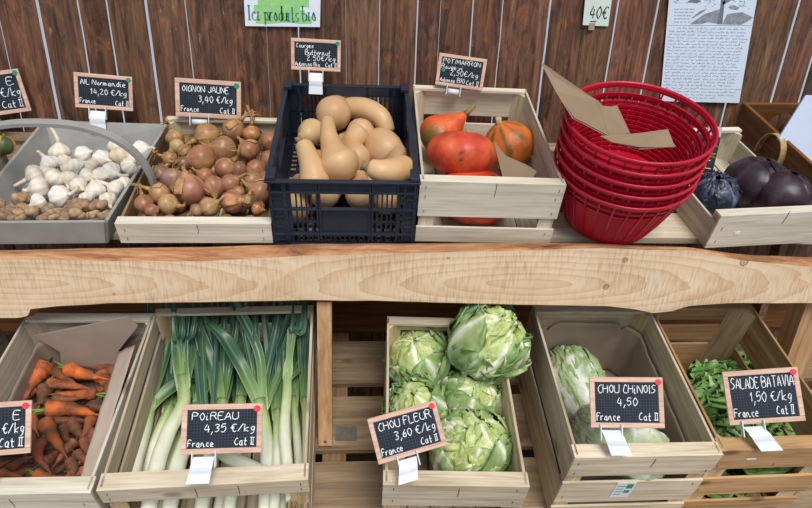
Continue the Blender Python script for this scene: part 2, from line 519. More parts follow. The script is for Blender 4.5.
# legs so the pallet stands on the floor
for X_ in (-1.2, -.1, .6, 1.36):
    for s_ in (-.02, .5):
        c = frame(XD, YD, N, LO0) @ V((X_, s_, -.11))
        mb = MB()
        mb.box(c.x, c.x+.06, c.y-.03, c.y+.03, 0, c.z+.005)
        mb.build('leg', M_slatY, pal, M=frame(XD, YD, N, LO0).inverted())
# dark stamped patch on one slat
a = hit(335, 441, LO0, N); b = hit(357, 426, LO0, N)
mb = MB(); P = frame(XD, YD, N, LO0).inverted()
a = P @ a; b = P @ b
mb.box(min(a.x, b.x), max(a.x, b.x), a.y, b.y, -.0009, .0006)
mb.build('stamped_patch', plain('slate_stain', rgb('#6a665f'), .8, .3, .25, 60), pal)

# ------------------------------------------------------------------ crates
class Box:
    def __init__(s, P0, h, ftl, ftr, btl, btr, lift=0):
        T = P0+N*(h+lift)
        A, B, C, D = [hit(*p, T, N) for p in (ftl, ftr, btl, btr)]
        s.x = (B-A).normalized(); s.y = N.cross(s.x); s.w = (B-A).length
        s.L = ((C-A).dot(s.y)+(D-B).dot(s.y))/2; s.h = h
        s.o = (A+B)/2-N*h
        s.M = frame(s.x, s.y, N, s.o); s.Mi = s.M.inverted()
    def at(s, px, py, h0, h1=None):
        """the point under a pixel on the heap surface: h0 high at the front, h1 at the back"""
        h1 = h0 if h1 is None else h1
        n = (N-s.y*((h1-h0)/s.L)).normalized()
        return hit(px, py, s.o+N*h0, n)
def prism(mb, x, y, sx, sy, a, z0, z1):
    P = [(x, y), (x+sx*a, y), (x, y+sy*a)]
    if sx*sy < 0: P = [P[0], P[2], P[1]]
    b = len(mb.v)
    for z in (z0, z1):
        for p in P: mb.vert((p[0], p[1], z))
    mb.face(b+2, b+1, b); mb.face(b+3, b+4, b+5)
    for i in range(3): mb.face(b+i, b+(i+1) % 3, b+3+(i+1) % 3, b+3+i)

def crate(label, bx, mats, front, back, side, rail=.02, t=.006, staples=(), base=True, post=.03, group=None, sidemat=None, hl=None, over=.004):
    mx, my, mz = mats
    w, L, h = bx.w, bx.L, bx.h
    r = thing('wooden_crate', label, 'crate', bx.M, group)
    mb = MB()
    for z0, z1 in front: mb.box(-w/2-over, w/2+over, 0, t, z0, z1)
    if rail: mb.box(-w/2-over, w/2+over, t, t+rail, h-.008, h)
    mb.build('front_panel', mx, r, bevel=.0008)
    mb = MB()
    for z0, z1 in back: mb.box(-w/2, w/2, L-t, L, z0, z1)
    mb.box(-w/2, w/2, L-t-rail*.7, L-t, h-.008, h)
    mb.build('back_panel', mx, r, bevel=.0008)
    for sx in (-1, 1):
        mb = MB()
        for z0, z1 in side:
            xa = sx*w/2; mb.box(min(xa, xa-sx*t), max(xa, xa-sx*t), t+.0005, L-t-.0005, z0, z1)
        mb.build('side_panel', my, r, bevel=.0008)
    mb = MB(); n = 5
    for k in range(n):
        a = -w/2+t+(w-2*t)*k/n; mb.box(a+.003, a+(w-2*t)/n-.003, t, L-t, 0, .005)
    mb.build('base', my, r)
    for sx in (-1, 1):
        for y_, sy in ((t, 1), (L-t, -1)):
            mb = MB(); prism(mb, sx*(w/2-t), y_, -sx, sy, post, .005, h-.008)
            mb.build('corner_post', mz, r)
    for (sx_, sz_, dz) in staples:
        mb = MB(); x_ = -w/2+w*sx_
        mb.tube([(x_, -.0006, sz_), (x_+.001, -.0009, sz_+dz/2), (x_+.0005, -.0006, sz_+dz)], .0006, 5)
        mb.build('staple', M_staple, r)
    return r
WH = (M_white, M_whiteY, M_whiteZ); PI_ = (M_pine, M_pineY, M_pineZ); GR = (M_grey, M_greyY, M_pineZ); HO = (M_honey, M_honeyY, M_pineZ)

B_onion = Box(UP0, .060, (116, 223.5), (269, 224), (165, 116), (252, 117))
B_blue = Box(UP0, .177, (268, 181), (417, 183), (291, 85), (412, 89))
B_pump = Box(UP0, .176, (422, 181), (565, 185), (423, 84), (531, 90))
B_red = Box(UP0, .103, (723, 216), (831, 211), (663, 128), (752, 127))
B_trug = Box(UP0, .065, (-43, 223), (107, 222), (44, 121), (168, 126))
B_car = Box(LO0, .27, (-80, 496), (88, 493), (22, 314), (150, 312))
B_leek = Box(LO0, .27, (98, 491), (306, 480), (153, 306), (316, 304))
B_cau = Box(LO0, .27, (385, 485), (528, 487), (384, 317), (490, 318))
B_chi = Box(LO0, .27, (577, 458), (722, 455), (532, 305), (634, 305), .0)
B_sal = Box(LO0, .27, (723, 451), (850, 447), (652, 304), (748, 300), .0)
for k, b in list(globals().items()):
    if k.startswith('B_'): print(k, 'w %.3f L %.3f h %.3f D %.3f' % (b.w, b.L, b.h, depth(b.o)), b.o[:])

st = lambda h: ((.04, h-.03, .008), (.96, h-.03, .008), (.52, h-.034, .03))
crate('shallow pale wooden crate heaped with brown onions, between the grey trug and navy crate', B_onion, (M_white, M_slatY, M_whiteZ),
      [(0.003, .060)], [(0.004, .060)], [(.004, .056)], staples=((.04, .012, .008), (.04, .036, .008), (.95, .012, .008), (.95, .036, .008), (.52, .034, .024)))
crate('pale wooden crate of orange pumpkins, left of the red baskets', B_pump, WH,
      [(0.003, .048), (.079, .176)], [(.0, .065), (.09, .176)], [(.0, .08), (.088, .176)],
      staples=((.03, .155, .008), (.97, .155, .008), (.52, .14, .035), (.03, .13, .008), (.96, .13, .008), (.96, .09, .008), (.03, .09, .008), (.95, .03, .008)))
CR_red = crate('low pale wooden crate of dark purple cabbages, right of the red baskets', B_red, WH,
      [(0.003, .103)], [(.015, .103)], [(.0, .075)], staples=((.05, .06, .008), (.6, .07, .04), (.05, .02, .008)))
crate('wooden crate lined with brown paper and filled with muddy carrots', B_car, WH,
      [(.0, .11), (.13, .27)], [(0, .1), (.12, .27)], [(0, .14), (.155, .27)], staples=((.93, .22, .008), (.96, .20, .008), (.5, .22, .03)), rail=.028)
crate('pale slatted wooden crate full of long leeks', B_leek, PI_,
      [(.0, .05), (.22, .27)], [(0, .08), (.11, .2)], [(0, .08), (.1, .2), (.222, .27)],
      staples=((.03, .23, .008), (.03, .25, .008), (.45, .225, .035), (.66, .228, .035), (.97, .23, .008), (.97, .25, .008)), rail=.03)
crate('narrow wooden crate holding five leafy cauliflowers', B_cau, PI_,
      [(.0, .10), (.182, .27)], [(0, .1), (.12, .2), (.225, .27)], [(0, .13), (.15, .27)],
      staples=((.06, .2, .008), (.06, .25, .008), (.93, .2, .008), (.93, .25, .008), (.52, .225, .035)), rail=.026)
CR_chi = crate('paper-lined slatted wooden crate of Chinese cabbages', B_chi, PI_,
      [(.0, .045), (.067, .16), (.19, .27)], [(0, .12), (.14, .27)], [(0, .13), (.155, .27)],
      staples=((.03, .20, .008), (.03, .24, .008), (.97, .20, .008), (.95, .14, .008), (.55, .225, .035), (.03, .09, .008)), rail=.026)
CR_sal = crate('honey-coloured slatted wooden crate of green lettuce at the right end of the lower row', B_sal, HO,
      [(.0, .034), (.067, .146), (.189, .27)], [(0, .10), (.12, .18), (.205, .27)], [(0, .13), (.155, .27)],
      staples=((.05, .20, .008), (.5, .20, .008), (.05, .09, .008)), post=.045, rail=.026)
mb = MB(); e0 = B_chi.Mi @ hit(609, 497, B_chi.o, B_chi.y); e1 = B_chi.Mi @ hit(637, 482, B_chi.o, B_chi.y)
mb.box(e0.x, e1.x, -.0012, -.0002, e0.z, e1.z); stk = mb.build('sticker', M_card, CR_chi)
mb = MB(); gx = e0.x+(e1.x-e0.x)*.58
zz_ = e1.z-e0.z
mb.box(gx, e1.x-.004, -.0018, -.0011, e0.z+zz_*.62, e1.z-zz_*.1); mb.box(gx, e1.x-.006, -.0018, -.0011, e0.z+zz_*.32, e0.z+zz_*.5)
for k in range(4): mb.box(e0.x+.004, e0.x+.02+.004*(k % 2), -.0016, -.0011, e0.z+zz_*(.2+.18*k), e0.z+zz_*(.24+.18*k))
mb.build('sticker_print', plain('sticker_green', rgb('#4f8f78'), .7, .2, .1), stk)
for cr_, bx_, px_, py_, a_, b_, m_ in ((CR_red, B_red, 737, 233, .007, .004, M_card), (CR_sal, B_sal, 751, 459, .011, .003, M_card)):
    e = bx_.Mi @ hit(px_, py_, bx_.o, bx_.y); mb = MB(); mb.box(e.x-a_, e.x+a_, -.001, -.0002, e.z-b_, e.z+b_); mb.build('sticker', m_, cr_)
# ------------------------------------------------------------------ vegetables
M_garlic = veg('garlic_skin', .5, 45, .86, 1.08, .2, 60, .001, .35)
M_onion = veg('onion_skin', .38, 40, .7, 1.2, .25, 90, .0008, .5, speck=(rgb('#5a4433'), .68, 14))
M_husk = veg('dry_husk', .75, 50, .65, 1.2, .4, 80, .0015, .2)
M_ginger = veg('knobbly_root_skin', .8, 70, .6, 1.2, .5, 110, .002, .2)
M_squash = veg('butternut_skin', .45, 25, .92, 1.06, .12, 120, .0006, .45, speck=(rgb('#96694a'), .70, 38))
M_pump = veg('pumpkin_skin', .42, 30, .80, 1.15, .6, 75, .003, .5, speck=(rgb('#7b6a3a'), .74, 22))
M_stem = veg('dry_stem', .8, 60, .7, 1.15, .5, 90, .002, .2)
M_carrot = veg('carrot_skin', .62, 30, .65, 1.35, .4, 120, .0015, .3, speck=(rgb('#4f3a2a'), .55, 20))
M_leekm = veg('leek_skin', .38, 30, .9, 1.08, .1, 60, .0006, .5)
M_leaf = veg('leaf_surface', .45, 45, .78, 1.15, .4, 60, .002, .45)
M_purple = veg('purple_leaf', .4, 45, .6, 1.3, .4, 70, .002, .5)
for m_ in (M_leaf, M_purple):
    b_ = [n for n in m_.node_tree.nodes if n.type == 'BSDF_PRINCIPLED'][0]
R_ = random.Random(11)
ORD = ['first', 'second', 'third', 'fourth', 'fifth', 'sixth', 'seventh', 'eighth', 'ninth', 'tenth', 'eleventh', 'twelfth', 'thirteenth', 'fourteenth']
def place_names(items, nrows, rownames):
    """items: list of (px,py,..) -> where each one lies: row from the back, rank from the left"""
    idx = sorted(range(len(items)), key=lambda i: items[i][1])
    out = [None]*len(items); per = math.ceil(len(items)/nrows)
    for r in range(nrows):
        row = sorted(idx[r*per:(r+1)*per], key=lambda i: items[i][0])
        for k, i in enumerate(row):
            n = len(row)
            pos = 'leftmost' if k == 0 else ('rightmost' if k == n-1 else ORD[k]+' from the left')
            out[i] = (pos, rownames[r])
    return out

def lab(look_, p, where):
    if len(look_.split()) > 6: return '%s, %s' % (look_, p[1])
    return '%s, %s, %s' % (look_, p[0], p[1])
def garlic(M, label, stalk=1.0, tone=0, seed=0, r=.028, group=None):
    root = thing('garlic_bulb', label, 'garlic', M, group)
    rr = random.Random(seed)
    base = mixc(rgb('#f5f1e9'), rgb('#dccaa8'), tone)
    vein = mixc(rgb('#d9cdbb'), rgb('#b79a72'), tone)
    ph = rr.uniform(0, 6); nl = rr.choice((7, 8, 9))
    prof = [(.0005, -.62), (.25, -.66), (.6, -.62), (.86, -.42), (1, -.1), (.98, .18), (.82, .45), (.55, .68), (.32, .84), (.22, .98)]
    prof = [(a*r, b*r) for a, b in prof]
    def fn(w, t): return 1+.11*abs(math.cos(nl*w/2+ph))*(1-abs(t-.45))-.06+.05*math.sin(w+ph)*(1-t)
    def col(t, w, p):
        s = abs(math.sin(nl*w/2+ph)); c = mixc(base, vein, .5*s**3)
        k = noise.noise(p*60+V((seed, 0, 0)))
        c = mixc(c, rgb('#b69a93'), max(0, k)*.35)
        return mixc(c, rgb('#a98f6c'), .8 if t < .06 else 0)
    mb = MB(); mb.lathe(prof, 32, col, fn); mb.build('bulb', M_garlic, root, smooth=True)
    L = r*stalk
    bx, by = rr.uniform(-.4, .4), rr.uniform(-.4, .4)
    mb = MB(); pts = [V((bx*L*u*u, by*L*u*u, r*.93+L*u)) for u in (0, .25, .5, .75, 1)]
    mb.tube(pts, [r*.235, r*.19, r*.165, r*.15, r*.16], 10, lambda t, w, p: mixc(base, rgb('#cbb489'), t*.6+.1), lump=.2, lf=120)
    mb.build('stalk', M_garlic, root, smooth=True)
    mb = MB(); mb.lathe([(.0005, -.70*r), (.2*r, -.72*r), (.27*r, -.66*r), (.2*r, -.6*r)], 12, rgb('#b59f7c'), lambda w, t: 1+.2*math.sin(7*w))
    mb.build('root_plate', M_husk, root)
    return root
def px2m(bx_pt, rp): return rp*depth(bx_pt)/FPX

GAR = [(305, 215, 50, 0, -1, 1.7, .35), (255, 275, 47, -.6, -1, .8, .1), (425, 228, 45, 1, -.3, .3, .1), (385, 283, 44, .2, .9, .3, .15), (515, 250, 46, 1, .2, .5, .1),
       (600, 190, 50, .1, .8, .3, .25), (617, 236, 56, .3, 1, .3, .8), (718, 208, 50, .9, -.2, .7, .1), (660, 290, 46, 1, -.6, .8, .3), (565, 315, 49, 1, .4, 1.5, 0),
       (470, 285, 40, -.4, -.2, .4, .55), (445, 335, 42, -1, .3, .4, .15), (183, 330, 52, -1, .6, 1.2, .35), (285, 345, 54, -.5, .6, .3, .3), (348, 345, 42, .1, 1, .9, .35),
       (508, 335, 42, 1, .2, .5, .1), (203, 395, 56, -.7, .2, .4, .3), (305, 440, 56, 1, -.15, 1.2, .05), (198, 465, 42, -.4, .3, .3, .05), (400, 385, 42, .6, .4, .5, .4),
       (485, 410, 50, -.1, -.6, .25, .2), (590, 400, 46, -1, -.5, 1.8, .25), (548, 455, 42, .5, .8, .4, .4), (628, 375, 38, .7, .6, .5, .2), (325, 265, 38, .3, .3, .6, .45),
       (240, 310, 34, -.3, .4, .4, .2), (345, 300, 34, 0, .6, .4, .3), (680, 255, 36, .4, .2, .5, .3), (440, 445, 36, .2, .7, .5, .3)]
look = {0: 'tall-necked cream garlic bulb', 6: 'yellowish garlic bulb', 9: 'bright white garlic bulb with a long bent stalk', 17: 'big white garlic bulb with its stalk to the right',
        12: 'garlic bulb with a dry stalk to the left', 21: 'garlic bulb with a long stalk to the upper left', 20: 'garlic bulb turned to show its root', 10: 'small pinkish garlic bulb'}
pos = place_names(GAR, 5, ['back row', 'row behind the middle', 'middle row', 'row before the middle', 'front row'])
for i, (x, y, r, dx, dy, st_, tn) in enumerate(GAR):
    px, py = x/5.075, 110+y/5.08
    P = B_trug.at(px, py, .040, .050)
    rm = px2m(P, r/5.08)*1.04
    ax = imgdir(dx, dy, R_.uniform(.1, .55))
    nm = look.get(i, 'white garlic bulb')
    garlic(axisM(ax, P, R_.uniform(0, 6)), lab(nm, pos[i], 'the grey trug'), st_, tn, i, rm, 'garlic bulbs in the grey trug')

def root_piece(M, label, seed, r, col, name='ginger_root', cat='ginger', group=None):
    rr = random.Random(seed)
    mb = MB(); p = V((0, 0, 0)); d = V((rr.uniform(-1, 1), rr.uniform(-1, 1), rr.uniform(-.2, .3))).normalized()
    for k in range(rr.choice((3, 4, 5))):
        cc = col
        def cf(dd, q, cc=cc):
            n_ = noise.noise(q*90+V((seed, 1, 0)))
            return mixc(mixc(cc, rgb('#d9c2a0'), max(0, n_)*.8), rgb('#5b4432'), max(0, -n_)*.9)
        mb.blob(p, r*rr.uniform(.55, .85), cf, .35, 60, (rr.uniform(.9, 1.3), rr.uniform(.8, 1.1), rr.uniform(.7, .95)), 10, 14, seed+k)
        dd = V((rr.uniform(-1, 1), rr.uniform(-1, 1), rr.uniform(-.3, .5)))
        p = p + (d*.6+dd*.6)*r*.8
        if p.length > r*1.1: p = p*.4
    o = mb.build(name, M_ginger, None, smooth=True); o.matrix_world = M
    return tag(o, label, cat, group)
GIN = [(98, 150, 45), (70, 200, 42), (20, 222, 40), (4, 160, 30), (112, 235, 36), (165, 212, 36), (235, 208, 38), (300, 218, 40), (365, 202, 36), (432, 178, 55), (402, 232, 40),
       (520, 172, 44), (520, 235, 32), (325, 248, 32), (212, 246, 32), (470, 232, 34), (60, 240, 32), (135, 190, 32), (262, 245, 30), (-25, 200, 40)]
pos = place_names(GIN, 3, ['back line', 'middle line', 'line at the front board'])
for i, (x, y, r) in enumerate(GIN):
    P = B_trug.at(x/5.075, 170+y/5.08, .038, .045)
    root_piece(Matrix.Translation(P), 'knobbly tan root in the grey trug, %s, %s' % pos[i], 40+i, px2m(P, r/5.08), mixc(rgb('#9f8168'), rgb('#b99b78'), R_.random()), 'knobbly_root', 'root vegetable', 'knobbly roots at the front of the grey trug')

# ---- onions
def onion(M, label, r, neck=.8, col='#b5744f', seed=0, bend=.3, group='onions in the pale crate', husk=True):
    root = thing('onion', label, 'onion', M, group)
    rr = random.Random(seed); c0 = mixc(rgb(col), rgb('#8f7560'), .28)
    sq = rr.uniform(.88, 1.04)
    prof = [(.001, -.93), (.2, -.92), (.5, -.82), (.82, -.5), (.98, -.12), (1, .12), (.92, .4), (.72, .68), (.46, .88), (.28, 1.02), (.18, 1.2)]
    prof = [(a*r, b*r*sq) for a, b in prof]
    ph = rr.uniform(0, 6)
    def col_(t, w, p):
        s = noise.noise(V((w*3, t*1.2, seed)))*.5+noise.noise(V((math.cos(w)*6, math.sin(w)*6, seed+t*.8)))*.6
        c = mixc(c0, mulc(c0, .55), max(0, s)*1.1); c = mixc(c, rgb('#dcb184'), max(0, -s)*.7)
        return mixc(c, rgb('#c79c66'), max(0, t-.75)*2.5)
    mb = MB(); mb.lathe(prof, 28, col_, lambda w, t: 1+.025*math.sin(3*w+ph)+.015*math.sin(7*w+ph*2)); mb.build('bulb', M_onion, root, smooth=True)
    L = r*neck; a = rr.uniform(0, 6)
    pts = [V((math.cos(a)*bend*L*u*u, math.sin(a)*bend*L*u*u, r*sq*1.08+L*u)) for u in (0, .2, .4, .6, .8, 1)]
    mb = MB(); mb.tube(pts, [r*.26, r*.2, r*.15, r*.12, r*.15, r*.09], 9, lambda t, w, p: mixc(rgb('#c49a63'), rgb('#8c6a45'), .5+.5*math.sin(w*3+t*4)), lump=.5, lf=90, seed=seed)
    for k in range(3):
        w0 = rr.uniform(0, 6)
        tip = pts[-1]+V((rr.uniform(-1, 1), rr.uniform(-1, 1), rr.uniform(0, .8)))*r*.3
        mb.tube([pts[3], pts[4], tip], [r*.1, r*.08, r*.03], 6, rgb('#b08a58'), flat=.4, lump=.4, lf=90, seed=k)
    if neck > 1.15:
        for k in range(5):
            a2 = rr.uniform(0, 6); e0 = pts[2]; side = V((math.cos(a2), math.sin(a2), 0))
            mb.tube([e0, e0+side*r*.35+V((0, 0, r*.3)), e0+side*r*.7+V((0, 0, r*rr.uniform(.1, .6))), e0+side*r*rr.uniform(.8, 1.2)+V((0, 0, r*rr.uniform(-.1, .5)))], [r*.12, r*.13, r*.09, r*.03], 6, rgb('#b48e5e'), flat=.3, lump=.5, lf=90, seed=k)
    mb.build('dry_neck', M_husk, root, smooth=True)
    mb = MB()
    for k in range(9):
        w0 = k*.7; e = V((math.cos(w0)*.18*r, math.sin(w0)*.18*r, -r*sq*.98-rr.uniform(.04, .16)*r))
        mb.tube([V((math.cos(w0)*.08*r, math.sin(w0)*.08*r, -r*sq*.9)), e], [.035*r, .02*r], 4, rgb('#8f7a5c'))
    mb.build('roots', M_husk, root)
    if husk:                                        # loose flake of skin
        mb = MB(); w0 = rr.uniform(0, 6)
        def hf(u, v):
            th = .5+u*1.0; w_ = w0+(v-.5)*1.1*(1-.5*u)
            R2 = r*(1.02+.12*(u**2)+.03*math.sin(v*9))
            return V((math.sin(th)*math.cos(w_), math.sin(th)*math.sin(w_), math.cos(th)*sq))*R2
        mb.grid(hf, 5, 5, mixc(c0, rgb('#c9a06c'), .6)); mb.build('loose_skin', M_husk, root, smooth=True, solid=.0006)
    return root
Y1 = 100; ONI = [
 (278, 195, 48, -.4, -1, 1.4, '#b48a55', 'papery tan onion with a tuft of dried leaves'), (290, 235, 42, -.6, .6, .8, '#c8a772', 'pale papery onion'),
 (445, 180, 66, -1, .5, 1.3, '#b98a50', 'golden onion with a pale split neck'), (575, 155, 60, .7, -.8, 1.3, '#b07c50', 'brown onion with its neck pointing up right'),
 (668, 175, 48, .15, -1, 2.0, '#b9763f', 'slim orange onion with a tall dried stalk'), (768, 215, 56, .3, -.2, .3, '#b4714f', 'round reddish onion'),
 (528, 250, 70, -.6, -.1, .6, '#a9774f', 'brown onion with flaking skin'), (415, 300, 74, -1, .15, 1.6, '#b8794a', 'large onion with a grey patch and a long dry neck'),
 (655, 255, 56, -.4, -.5, .5, '#b07050', 'reddish brown onion'), (765, 305, 56, .4, .3, .3, '#ae7a55', 'round brown onion'),
 (535, 348, 60, .9, -.8, 1.3, '#b0724a', 'orange-brown onion with its neck pointing up'), (690, 352, 56, .7, .5, .4, '#b06e45', 'glossy copper onion'),
 (602, 352, 44, 0, .4, .4, '#8a5843', 'dark reddish onion'), (255, 298, 42, -1, -.3, 1.2, '#b98a50', 'golden onion with a ragged neck'), (330, 262, 40, -.4, .5, .4, '#9a6d48', 'dull brown onion'),
 (268, 402, 64, .2, .8, .4, '#9c7467', 'greyish pink onion'), (208, 372, 46, -.5, .4, .4, '#7d5a48', 'dusky brown onion'), (355, 458, 82, -.1, -.7, .4, '#b7745a', 'largest pinkish onion'),
 (432, 388, 46, -.8, -.5, .7, '#b2733f', 'orange onion with frayed skin'), (478, 437, 56, .2, .9, .4, '#b07253', 'rosy brown onion'), (558, 427, 52, 1, -.6, .9, '#ad6d50', 'rosy onion with a short curled neck'),
 (670, 408, 50, .6, .2, .4, '#a87f55', 'tan onion'), (712, 468, 66, -.7, -.4, .6, '#b9805b', 'large tan-pink onion'), (205, 478, 54, -1, -.45, 1.6, '#c29262', 'golden onion with a long neck to the left'),
 (122, 530, 50, -.1, -1, .9, '#a8623f', 'copper onion standing on its root'), (243, 528, 56, 1, .2, .8, '#c6a064', 'yellow onion'), (452, 545, 52, .8, -.5, .9, '#b48a5a', 'flaky tan onion'),
 (568, 517, 62, .9, -.1, .5, '#b56f52', 'pinkish red onion'), (650, 515, 44, .3, -.9, .6, '#6f5541', 'dark shrivelled onion'), (700, 552, 38, .9, .2, .4, '#bb6a35', 'small orange onion'),
 (160, 560, 36, .4, .6, .3, '#9b5f45', 'small reddish onion'), (390, 560, 36, -.5, .3, .4, '#94684c', 'small brown onion'), (325, 320, 36, -.5, .5, .4, '#7e5944', 'small dark onion'),
 (600, 470, 38, .2, .3, .4, '#a5714c', 'small coppery onion'), (735, 400, 40, .6, .3, .4, '#a26d4d', 'half-hidden brown onion')]
pos = place_names(ONI, 5, ['back row', 'row behind the middle', 'middle row', 'row before the middle', 'front row'])
for i, (x, y, r, dx, dy, nk, c, lk) in enumerate(ONI):
    P = B_onion.at(120+x/5.075, Y1+y/5.08, .060, .056)
    onion(axisM(imgdir(dx, dy, R_.uniform(.1, .5)), P, R_.uniform(0, 6)), lab(lk, pos[i], 'the onion crate'), px2m(P, r/5.08)*.98, nk, c, i+3)
k = 0
for iy in range(6):                      # the layer the visible onions lie on
    for ix in range(5):
        P = B_onion.M @ V((-.125+ix*.062+R_.uniform(-.006, .006), .045+iy*.07, .026))
        onion(axisM(V((R_.uniform(-1, 1), R_.uniform(-1, 1), R_.uniform(-.3, .3))), P, 0), 'brown onion buried under the others in the onion crate', .021, .2, '#9f6a4a', k, group='onions under the top layer', husk=False); k += 1

# ---- butternut squashes: a path with a changing radius
def squash(label, pts, rad, stem_end=None, col='#d3a97c', seed=0, name='butternut_squash', cat='squash', group='butternut squashes in the navy crate'):
    """pts: world points from the stem end to the blossom end"""
    n = 22; c = sum((V(p) for p in pts), V())/len(pts)
    root = thing(name, label, cat, Matrix.Translation(c), group)
    m = len(pts)-1
    def cr(A, u):
        i = min(int(u*m), m-1); f = u*m-i
        p0, p1, p2, p3 = A[max(i-1, 0)], A[i], A[i+1], A[min(i+2, m)]
        return (p1*2+(p2-p0)*f+(p0*2-p1*5+p2*4-p3)*f*f+(p1*3-p0-p2*3+p3)*f*f*f)*.5
    P = [cr([V(p)-c for p in pts], i/n) for i in range(n+1)]
    Rr = [cr(list(rad), i/n) for i in range(n+1)]
    d0 = (P[0]-P[1]).normalized(); d1 = (P[-1]-P[-2]).normalized()
    cap0 = [(P[0]+d0*Rr[0]*a, Rr[0]*b) for a, b in ((.42, .12), (.4, .4), (.3, .72), (.15, .92))]
    cap1 = [(P[-1]+d1*Rr[-1]*a, Rr[-1]*b) for a, b in ((.35, .94), (.62, .78), (.84, .54), (.96, .28), (1.0, .05))]
    P2 = [p for p, _ in cap0]+P+[p for p, _ in cap1]; R2 = [r for _, r in cap0]+Rr+[r for _, r in cap1]
    c0 = mixc(rgb(col), rgb('#c4a575'), .4)
    mb = MB(); mb.tube(P2, R2, 30, lambda t, w, q: mixc(mixc(c0, rgb('#c48e5c'), max(0, noise.noise(q*18+V((seed, 0, 0))))), rgb('#e6bd8c'), max(0, noise.noise(q*14+V((0, seed, 0))))*.7), lump=.05, lf=14, seed=seed)
    mb.build('body', M_squash, root, smooth=True)
    if stem_end is not None:
        L, sr = stem_end
        mb = MB(); e = P[0]+d0*Rr[0]*.36
        pts2 = [e, e+d0*L*.4, e+d0*L]
        mb.tube(pts2, [sr*1.35, sr, sr*1.15], 10, lambda t, w, q: mixc(rgb('#a5916c'), rgb('#77664a'), .5+.5*math.sin(w*5)), lump=.15, lf=120)
        mb.build('stem', M_stem, root, smooth=True)
    return root
def bp(x, y, h): return B_blue.at(270+x/5.407, 80+y/5.404, h)
squash('large round butternut squash at the back of the navy crate', [bp(372, 150, .095), bp(356, 168, .118), bp(342, 182, .14)], [.036, .043, .046], col='#cfa07a', seed=1)
squash('long curved butternut squash bending down at the back right of the navy crate', [bp(632, 275, .10), bp(600, 205, .125), bp(520, 160, .13), bp(440, 150, .12), bp(400, 150, .1)], [.022, .027, .030, .030, .028], col='#d2ad82', seed=2)
squash('butternut squash lying lengthwise with its neck up the middle of the pile', [bp(312, 225, .19), bp(318, 300, .185), bp(340, 380, .17), bp(372, 445, .155)], [.017, .021, .029, .047], (.006, .009), '#d3a880', 3)
squash('pale butternut squash half hidden at the left of the navy crate', [bp(170, 315, .115), bp(200, 300, .115), bp(225, 280, .11)], [.014, .028, .035], (.012, .007), '#cfae86', 4)
squash('slender butternut squash leaning at the left front of the navy crate', [bp(185, 360, .165), bp(205, 410, .16), bp(225, 470, .15), bp(240, 540, .13)], [.021, .024, .028, .036], None, '#d8b286', 5)
squash('small round-ended butternut squash in the middle of the pile', [bp(420, 360, .12), bp(455, 320, .14), bp(488, 285, .15)], [.022, .028, .036], None, '#d4a87c', 6)
squash('large butternut bulb at the right of the navy crate', [bp(560, 330, .10), bp(600, 350, .125), bp(618, 375, .13), bp(650, 410, .12)], [.03, .043, .047, .042], None, '#cfa27c', 7)
squash('butternut squash with a stubby grey stem at the right front of the navy crate', [bp(545, 475, .18), bp(600, 492, .175), bp(665, 495, .165), bp(705, 485, .155)], [.020, .026, .031, .035], (.014, .010), '#d8ac80', 8)
squash('butternut squash wedged behind the front ones in the centre', [bp(395, 330, .11), bp(440, 380, .12), bp(470, 420, .12)], [.022, .03, .035], None, '#cda37a', 9)
def cp(px, py, y): # a point seen through the front lattice, y inside the crate
    return hit(px, py, B_blue.o+B_blue.y*y, B_blue.y)
for i, (xa, xb, y_, h_, lb) in enumerate(((-.045, -.02, .06, .1, 'left butternut squash showing through the handle hole of the navy crate'), (.035, .03, .06, .1, 'right butternut squash showing through the handle hole of the navy crate'),
                                    (-.11, -.115, .055, .06, 'butternut squash behind the left lattice of the navy crate'), (.10, .105, .06, .085, 'butternut squash behind the right lattice of the navy crate'))):
    squash(lb, [B_blue.M @ V((xb, y_+.16, h_-.035)), B_blue.M @ V((xb, y_+.09, h_-.02)), B_blue.M @ V((xa, y_, h_))], [.024, .026, .034 if i != 2 else .03], None, '#cfa37b', 20+i)
for i, (a, b_) in enumerate((((-.09, .3), (.02, .26)), ((.10, .34), (.0, .37)), ((.06, .2), (-.06, .17)))):
    squash('butternut squash at the bottom of the navy crate', [B_blue.M @ V((a[0], a[1], .045)), B_blue.M @ V(((a[0]+b_[0])/2, (a[1]+b_[1])/2, .045)), B_blue.M @ V((b_[0], b_[1], .045))], [.024, .026, .036], None, '#cfa37b', 30+i, group='squashes under the pile')

